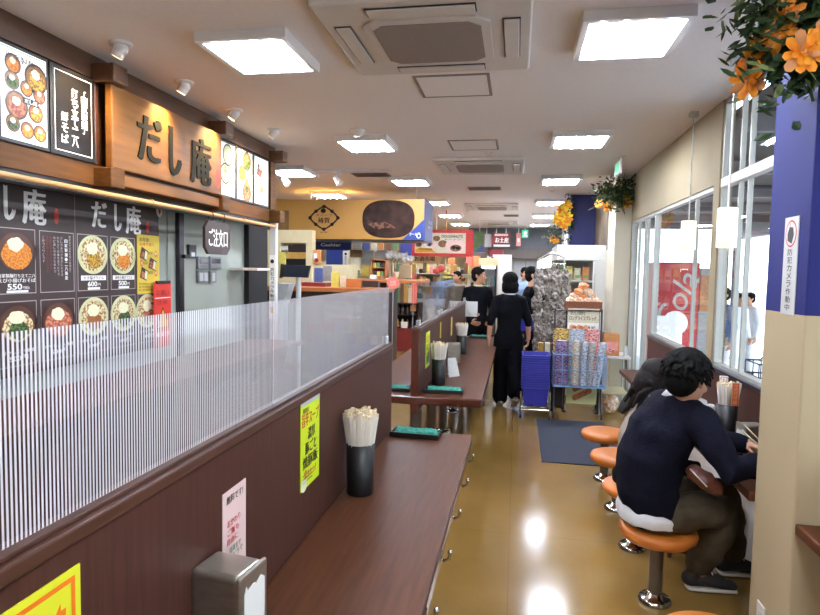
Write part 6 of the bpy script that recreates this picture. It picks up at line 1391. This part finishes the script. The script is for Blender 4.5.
# fridge by the aisle
m, a, b = px_box(478, 266, 497, 330, 13.0, .6, 'dark_steel'); t = empty('drinks_fridge', ((a.x+b.x)/2, 13.0, 0), 'Dark framed drinks fridge behind the man in the black jacket', 'fridge')
m = MB(); m.box((a.x, 13.0, 0), (a.x+.04, 13.6, b.z), 'dark_steel'); m.box((b.x-.04, 13.0, 0), (b.x, 13.6, b.z), 'dark_steel'); m.box((a.x+.04, 13.55, 0), (b.x-.04, 13.6, b.z), 'light_grey'); m.box((a.x+.04, 13.0, 0), (b.x-.04, 13.55, .25), 'dark_steel'); m.box((a.x-.02, 12.98, b.z), (b.x+.02, 13.6, b.z+.16), 'cabinet_beige', .01); part('cabinet', m, t)
m = MB(); m.box((a.x+.04, 13.02, b.z-.06), (b.x-.04, 13.1, b.z), 'fridge_light'); part('lamp', m, t)
for z in (.25, .62, .98, 1.3):
    if z > .3: m = MB(); m.box((a.x+.04, 13.06, z-.02), (b.x-.04, 13.5, z), 'alu'); part('shelf', m, t)
fx0 = a.x
k = 0
for z in (.25, .62, .98, 1.3):
    for i in range(4):
        mb = MB(); x = fx0+.08+.075*i; mb.lathe((x, 13.15, z), [(.03, 0), (.032, .14), (.012, .19), (.012, .22), (0, .22)], 'pack_'+['grey', 'teal', 'cream', 'brown', 'green'][(i+k) % 5], 10)
        single('drink_bottle', mb, 'Bottle in the dark framed fridge, %s shelf from the bottom, %s across' % (ORD[k], ORD[i]), 'bottle', 'bottles in the far fridge')
    k += 1
# cashier area
t = empty('storage_cabinet', (-2.9, 7.9, 0), 'Beige cabinet with an open compartment of dark boxes behind the card terminal', 'cabinet')
a = at(267, 289, y=7.9); b = at(331, 239, y=7.9); c = at(280, 265.5, y=7.9); d = at(306, 243, y=7.9); e = at(312, 239, y=7.9)
m = MB(); m.box((a.x, 7.9, 0), (e.x, 8.05, c.z), 'cabinet_beige', .004); m.box((a.x, 7.9, d.z), (e.x, 8.05, b.z+.12), 'cabinet_beige'); m.box((a.x, 7.9, c.z), (c.x, 8.05, d.z), 'cabinet_beige'); m.box((d.x, 7.9, c.z), (e.x, 8.05, d.z), 'cabinet_beige'); m.box((a.x, 8.05, 0), (e.x, 8.55, .1), 'cabinet_beige'); m.box((c.x, 8.4, c.z), (d.x, 8.42, d.z), 'shelf_dark')
m.box((e.x, 7.95, 0), (b.x+.3, 8.2, at(300, 264, y=7.9).z), 'cabinet_beige'); part('cabinet_body', m, t)
for i, (p, mm, l) in enumerate((((281, 246, 287.5, 250.5), 'white_plastic', 'Small white box at the top corner of the beige cabinet opening'), ((288, 245, 306, 252), 'pack_dark', 'Black box in the beige cabinet, above the gold box'), ((286, 252.5, 306, 258.5), 'pack_gold', 'Gold box in the middle of the beige cabinet opening'), ((286, 259, 306, 265), 'black', 'Black box at the bottom of the beige cabinet opening'))):
    m, a, b = px_box(*p, 7.93, .3, mm); single('stacked_box', m, l, 'box', None)
m, a, b = px_box(278.5, 252, 285.5, 264, 7.88, .01, 'pack_yellow'); single('sticky_note', m, 'Yellow note stuck beside the compartment of the beige cabinet', 'note')
m, a, b = px_box(313, 250, 321, 264, 7.92, .01, 'pack_orange'); t = empty('orange_poster', ((a.x+b.x)/2, 7.92, a.z), 'Small pale orange poster between cabinet opening and blue column', 'poster'); part('sheet', m, t)
m = MB(); s = Sheet(m, (a.x, 7.919, a.z), X, step=.002); s.rect(.01, .06, .06, .15, 'white_paper'); s.disc(.05, .05, .03, .03, 'maroon', 2); part('print', m, t)
m, a, b = px_box(310, 231, 351.5, 249.5, 9.0, .04, 'blue_board', bev=.02); t = empty('cashier_sign', ((a.x+b.x)/2, 9.0, a.z), 'Blue hanging sign reading Cashier, partly behind the golden box', 'sign'); part('board', m, t)
m = MB(); s = Sheet(m, (a.x, 8.999, a.z), X, step=.002); w, h = b.x-a.x, b.z-a.z; s.text('Cashier', w*.26, h*.18, w*.76, h*.34, 'letter_white', 1, .03); s.text('お会計', w*.14, h*.50, w*.9, h*.93, 'letter_white', 1, .05); part('lettering', m, t); m = MB(); m.tube([(a.x+.1, 9.02, b.z), (a.x+.1, 9.02, H)], .008, 'lamp_white', 6); m.tube([(b.x-.1, 9.02, b.z), (b.x-.1, 9.02, H)], .008, 'lamp_white', 6); part('hanger', m, t)
a = at(326, 274, y=9.4); b = at(343, 249, y=9.4); m = MB(); m.box((a.x, 9.4, 0), (b.x, 9.7, H), 'blue_board'); struct('pillar', m, 'blue square column below the Cashier sign')
m, a, b = px_box(343, 251, 348.5, 267, 9.3, .01, 'white_paper'); t = empty('camera_notice', ((a.x+b.x)/2, 9.3, a.z), 'Narrow white notice beside the blue column under the Cashier sign', 'notice'); part('sheet', m, t); m = MB(); s = Sheet(m, (a.x, 9.299, a.z), X, step=.002); s.disc(.042, .21, .02, .02, 'letter_black'); s.vtext('防犯カメラ', .042, .18, .03, 'letter_black'); part('print', m, t)
mb = MB(); mb.box((a.x-.01, 9.311, 0), (b.x+.01, 9.33, b.z), 'cabinet_beige'); single('notice_post', mb, 'Thin beige post carrying the narrow white notice', 'post')
# register counter with the terminal
t = empty('checkout_counter', (-2.3, 6.9, 0), 'Brown checkout counter with dark top, beyond the slim white post', 'counter')
a = at(296, 299, y=6.9); b = at(384, 289, y=6.9)
m = MB(); m.box((-3.6, 6.9, 0), (b.x, 7.4, b.z-.05), 'shelf_dark', .004); part('front', m, t); m = MB(); m.box((-3.65, 6.86, b.z-.05), (b.x+.02, 7.44, b.z), 'wood_orange', .005); part('top', m, t)
ct = b.z
t = empty('card_terminal', at(297, 285, y=6.6), 'Dark tilted register screen on a pale stand at the checkout', 'register screen')
c = at(296, 271, y=6.6); m = MB(); m.prism([c+V((-.16, 0, -.07)), c+V((.14, 0, -.075)), c+V((.16, .03, .065)), c+V((-.13, .03, .07))], (0, .04, 0), 'screen'); m.prism([c+V((-.2, .0, -.09)), c+V((-.16, 0, -.07)), c+V((-.13, .03, .07)), c+V((-.20, .03, .08))], (0, .05, 0), 'chrome'); part('display', m, t)
m = MB(); m.tube([(c.x+.01, 6.66, .0), (c.x+.01, 6.66, c.z-.05)], .03, 'white_plastic', 14); part('stand', m, t)
mb = MB(); c = at(279, 291, y=6.6); mb.prism([c+V((-.12, 0, -.15)), c+V((.05, 0, -.15)), c+V((.12, 0, .09)), c+V((-.02, 0, .09))], (0, .2, 0), 'light_grey'); mb.box((c.x-.1, 6.62, 0), (c.x+.04, 6.78, c.z-.15), 'light_grey'); single('receipt_printer', mb, 'Pale grey slanted printer beside the register screen stand', 'printer')
mb, a, b = px_box(297, 283, 325, 290, 7.2, .3, 'maroon'); mb.box((a.x, 7.2, ct), (b.x, 7.5, a.z+.001), 'maroon'); single('gift_display', mb, 'Row of red wrapped sweets in a low display behind the register', 'display box')
items = [  # px0, py0, px1, py1, depth, thickness, material, name, label
 (314, 268, 322, 282, 7.3, .05, 'pack_blue', 'card_stand', 'Pale blue card stand behind the register screen'),
 (323, 266, 331, 281, 7.35, .05, 'pack_grey', 'card_stand', 'Grey card stand next to the pale blue one'),
 (331, 272, 339, 288, 7.2, .06, 'pack_yellow', 'price_card', 'Yellow price card on the checkout counter'),
 (340, 276, 346, 288, 7.2, .06, 'pack_cream', 'gift_box', 'Cream upright box beside the yellow price card'),
 (346, 279, 361, 288, 7.1, .1, 'wood_orange', 'wooden_box', 'Orange brown wooden box on the checkout counter'),
 (362, 281, 378, 287, 7.1, .12, 'shelf_dark', 'dark_tray', 'Dark brown tray next to the orange brown box'),
 (349, 270, 358, 275, 8.4, .1, 'pack_green', 'gift_box', 'Dark green gift box on the back shelf near the notice'),
 (351, 258, 359, 270, 8.5, .1, 'pack_cream', 'gift_box', 'Cream gift box standing above the dark green one'),
 (350, 250, 362, 257, 8.6, .1, 'gold_dark', 'gift_box', 'Dark gold gift box at the top of the back shelf'),
 (361, 250, 374, 272, 8.9, .03, 'light_grey', 'notice_board', 'Pale grey display panel behind the red brown case'),
 (376, 250, 388, 269, 8.9, .03, 'light_grey', 'notice_board', 'Pale grey display panel nearer the orchids'),
 (361, 265, 370, 277, 8.6, .1, 'pack_yellow', 'gift_box', 'Yellow green box beside the red brown open case'),
 (370, 275, 376, 279, 8.2, .06, 'white_paper', 'price_card', 'Small white price card below the red brown open case'),
 (387, 263, 393, 278, 8.7, .1, 'pack_cream', 'gift_box', 'Beige box under the white orchids'),
 (399, 265, 411, 278, 8.8, .1, 'cabinet_beige', 'gift_box', 'Olive beige carton behind the round pink tag'),
]
for (x0, y0, x1, y1, yy, d, mm, nm, l) in items:
    mb, a, b = px_box(x0, y0, x1, y1, yy, d, mm)
    if nm == 'notice_board': mb.box(((a.x+b.x)/2-.02, yy+.005, 1.3), ((a.x+b.x)/2+.02, yy+.02, a.z+.02), 'light_grey')
    single(nm, mb, l, nm.replace('_', ' '))
mb = MB(); a = at(345, 279, y=8.2); b = at(420, 279, y=8.2); mb.box((a.x, 8.2, a.z-.04), (b.x, 9.2, a.z), 'wood_orange', .004); mb.box((a.x+.25, 8.3, 0), (b.x-.5, 9.15, a.z-.04), 'shelf_dark'); single('gift_table', mb, 'Brown gift display table beyond the checkout counter', 'table')
m, a, b = px_box(370.5, 259, 386, 277.5, 8.35, .02, 'maroon'); t = empty('open_case', ((a.x+b.x)/2, 8.35, a.z), 'Red brown open case of small goods on the gift table', 'case')
m = MB(); m.box((a.x, 8.35, a.z), (b.x, 8.55, a.z+.02), 'wood_orange'); m.box((a.x, 8.35, b.z-.02), (b.x, 8.55, b.z), 'wood_orange'); m.box((a.x, 8.35, a.z), (a.x+.015, 8.55, b.z), 'wood_orange'); m.box((b.x-.015, 8.35, a.z), (b.x, 8.55, b.z), 'wood_orange'); m.box((a.x, 8.53, a.z), (b.x, 8.55, b.z), 'maroon'); m.box((a.x, 8.36, (a.z+b.z)/2), (b.x, 8.53, (a.z+b.z)/2+.01), 'wood_orange'); part('case_body', m, t)
for i in range(3):
    for j in range(2): mb = MB(); x = a.x+.05+.055*i; z = (a.z+.02, (a.z+b.z)/2+.01)[j]; mb.box((x-.02, 8.38, z), (x+.02, 8.45, z+.07), ('pack_dark', 'pack_yellow', 'pack_green')[(i+j) % 3], .004); single('small_packet', mb, 'Small packet in the red brown open case, %s row, %s across' % (('lower', 'upper')[j], ORD[i]), 'packet', 'small packets in the open case')
# orchids
t = empty('orchid_plant', at(392, 278, y=8.55), 'White orchids with drooping stems on the gift table', 'orchid')
m = MB()
for k in range(3):
    p0 = at(392+3*k, 278, y=8.55); m.tube([p0, at(391+3*k, 262, y=8.5), at(396+4*k, 252+k, y=8.5), at(404+3*k, 256+2*k, y=8.5)], .005, 'leaf', 6)
part('stem', m, t)
for k in range(16):
    q = k/16; c = at(388+24*q+random.uniform(-2, 2), 254+7*q*q+random.uniform(-3, 2), y=8.48); m = MB(); petal_flower(m, c, (random.uniform(-.5, .5), -1, .1), .045, 'white_paper', 'white_cloth'); part('flower', m, t)
m = MB(); c = at(396, 278, y=8.55); m.lathe(c, [(.03, 0), (.05, .08), (.05, .09), (0, .09)], 'pack_cream', 16); part('pot', m, t)
for (px, py, yy, r, l) in ((393, 283, 8.0, .085, 'Large round salmon price tag on a stand at the shop edge'), (413.5, 276, 9.6, .055, 'Smaller round salmon tag farther behind the large one')):
    c = at(px, py, y=yy); t = empty('round_tag', (c.x, yy, 0), l, 'tag', 'round salmon tags'); m = MB(); m.tube([(c.x, yy, c.z), (c.x, yy+.008, c.z)], r, 'pack_salmon', 28); part('disc', m, t)
    m = MB(); s = Sheet(m, (c.x, yy-.001, c.z), X, step=.002); s.text('お得', -r*.5, -r*.1, r*.5, r*.4, 'pink_paper'); s.text('100円', -r*.5, -r*.5, r*.5, -r*.15, 'pink_paper'); part('lettering', m, t); m = MB(); m.tube([(c.x, yy+.012, 0), (c.x, yy+.012, c.z)], .006, 'light_grey', 8); part('stand', m, t)
# dark shelf unit at the aisle edge with the slatted red base
a = at(384, 354, y=11.6); b = at(419, 284, y=11.6)
t = empty('shelf_unit', ((a.x+b.x)/2, 11.6, 0), 'Dark brown shelf unit with a red slatted base seen between the tables', 'shelf')
X0, X1 = -3.6, b.x; zs = [at(400, py, y=11.6).z for py in (327, 314, 303)]
m = MB(); m.box((X0, 11.6, 0), (X1, 12.1, zs[0]), 'maroon', .004); part('base', m, t)
for i in range(9): m = MB(); z = .03+i*(zs[0]-.05)/9; m.box((X0+.02, 11.585, z), (X1-.01, 11.6, z+.035), 'dull_red', .003); part('slat', m, t)
for z in zs: m = MB(); m.box((X0, 11.6, z-.025), (X1, 12.1, z), 'shelf_dark', .003); part('shelf', m, t)
m = MB(); m.box((X0, 12.1, 0), (X1, 12.13, zs[2]), 'black'); m.box((X1-.02, 11.6, 0), (X1, 12.1, zs[2]), 'shelf_dark'); m.box((X0, 11.6, 0), (X0+.02, 12.1, zs[2]), 'shelf_dark'); part('frame', m, t)
k = 0; cols_ = ['pack_dark', 'pack_grey', 'pack_brown', 'pack_dark', 'pack_gold', 'pack_dark', 'pack_teal', 'pack_cream']
for r_, z in enumerate(zs[:2]):
    for i in range(9):
        x = -2.72+.10*i; 
        if x > X1-.06: break
        mb = MB(); hh = .15+.03*((i*3+r_) % 3); mb.lathe((x, 11.72, z), [(.035, 0), (.037, hh*.6), (.014, hh*.8), (.014, hh), (0, hh)], cols_[(i*3+r_) % 8], 12); single('jar', mb, 'Dark jar on the %s shelf above the red slats, %s across' % (('lower', 'upper')[r_], ORD[i]), 'jar', 'jars and bottles on the dark shelf unit')
mb, a, b = px_box(401, 322, 407.5, 328, 11.55, .02, 'white_paper'); single('white_card', mb, 'White card propped on the red slatted base', 'card')
mb, a, b = px_box(410, 303, 416, 311, 11.66, .05, 'pack_orange'); single('orange_box', mb, 'Orange box at the aisle end of the dark shelf unit', 'box')
for i, (px, w_, top, mm) in enumerate(((391, 5, 284, 'pack_dark'), (395, 3, 286, 'pack_grey'), (398, 4, 288, 'pack_green'), (402, 4, 282, 'pack_brown'), (406, 5, 285, 'pack_gold'), (410, 4, 288, 'pack_cream'), (414, 5, 284, 'pack_salmon'))):
    mb, a, b = px_box(px-w_/2, top, px+w_/2, 302.8, 11.75, .12, mm); single('book', mb, '%s upright packet on top of the dark shelf unit, %s from the table' % (mm[5:].capitalize(), ORD[i]), 'packet', 'upright packets on the dark shelf unit')
# shelf of sweets further back
t = empty('sweets_shelf', (-2.4, 13.4, 0), 'Long low shelf of sweets in front of the beige back area', 'shelf')
X0, X1 = -5.5, at(476, 280, y=13.4).x; zt = at(440, 286, y=13.4).z
m = MB(); m.box((X0, 13.4, 0), (X1, 14.0, zt-.3), 'off_white', .004); part('base', m, t)
for z in (zt-.3, zt, zt+.28): m = MB(); m.box((X0, 13.5, z-.02), (X1, 14.0, z), 'off_white', .003); part('shelf', m, t)
m = MB(); m.box((X0, 14.0, 0), (X1-.5, 14.03, zt+.5), 'beige_wall'); part('back_panel', m, t)
k = 0
names = ['red', 'orange', 'yellow', 'cream', 'dark', 'green', 'gold', 'pink', 'grey', 'brown', 'teal', 'cream']
for r_, z in enumerate((zt-.3, zt, zt+.28)):
    n = 30
    for i in range(n):
        x = X0+2.2+(X1-X0-2.25)*i/n; mm = 'pack_'+names[(i*5+r_*3) % 12]; hh = .10+.05*((i*7+r_) % 4)
        mb = MB()
        if (i+r_) % 3: mb.box((x, 13.55+.03*(i % 2), z), (x+.075, 13.7, z+hh), mm, .006)
        else: mb.lathe((x+.035, 13.6, z), [(.034, 0), (.036, hh*.7), (.02, hh*.9), (.02, hh), (0, hh)], mm, 12)
        single('sweets_packet', mb, '%s packet on the %s level of the sweets shelf, %s in its row' % (mm[5:].capitalize(), ('lowest', 'middle', 'upper')[r_], ORD[i % 24] if i < 24 else 'twenty-'+ORD[i-20]), 'packet', 'packets on the long sweets shelf')
for i, (px, py, r) in enumerate(((437, 271, .07), (441, 268.5, .09))):
    c = at(px, py, y=13.2); mb = MB(); mb.ell(c, (r, .03, r), 'pack_red', seg=14, rings=9); mb.tube([c+V((0, .01, 0)), (c.x, 13.2, zt+.1), (c.x, 13.6, zt+.0)], .006, 'light_grey', 6); single('red_balloon', mb, ['Smaller red round tag over the sweets shelf', 'Larger red round tag with white mark over the sweets shelf'][i], 'tag', 'red round tags over the sweets')
for i, (px, py) in enumerate(((446, 269), (444, 273), (447, 277))):
    mb, a, b = px_box(px-5, py-1, px+5, py+1.2, 13.3, .02, 'pack_yellow'); mb.box((a.x+.02, 13.32, zt), (a.x+.03, 13.56, a.z+.01), 'light_grey'); single('price_strip', mb, 'Yellow price strip over the sweets shelf, %s from the top' % ORD[i], 'price strip', 'yellow price strips')
# dark blue banner, left curtain of goods
mb, a, b = px_box(400, 237, 412, 258, 10.4, .03, 'navy'); mb.box((a.x+.05, 10.41, b.z), (a.x+.06, 10.42, H), 'lamp_white'); single('navy_banner', mb, 'Dark navy banner hanging beside the red framed banner', 'banner')
for i, (px, w_, py0, py1, mm) in enumerate(((357, 8, 238, 249, 'pack_grey'), (366, 7, 240, 250, 'pack_blue'), (374, 6, 238, 252, 'pack_cream'), (381, 5, 239, 255, 'pack_orange'), (388, 5, 238, 253, 'pack_brown'), (395, 6, 238, 250, 'pack_green'))):
    mb, a, b = px_box(px-w_/2, py0, px+w_/2, py1, 10.8, .06, mm); mb.box((a.x+.02, 10.84, b.z), (a.x+.03, 10.85, H), 'lamp_white'); single('hanging_goods', mb, '%s hanging goods under the golden box, %s from the blue column' % (mm[5:].capitalize(), ORD[i]), 'hanging goods', 'goods hanging behind the golden box')
for i, (px, py0, mm) in enumerate(((452, 258, 'pack_orange'), (470, 256, 'pack_salmon'), (477, 256, 'pack_orange'), (483, 260, 'pack_cream'), (488, 258, 'pack_gold'))):
    mb, a, b = px_box(px-4, py0, px+3, py0+11, 14.6, .1, mm); mb.box((a.x+.08, 14.66, 0), (a.x+.1, 14.68, a.z+.02), 'light_grey'); single('wrapped_gift', mb, '%s wrapped gift raised on a stand behind the fridge, %s in its row' % (mm[5:].capitalize(), ORD[i]), 'wrapped gift', 'wrapped gifts behind the fridge')
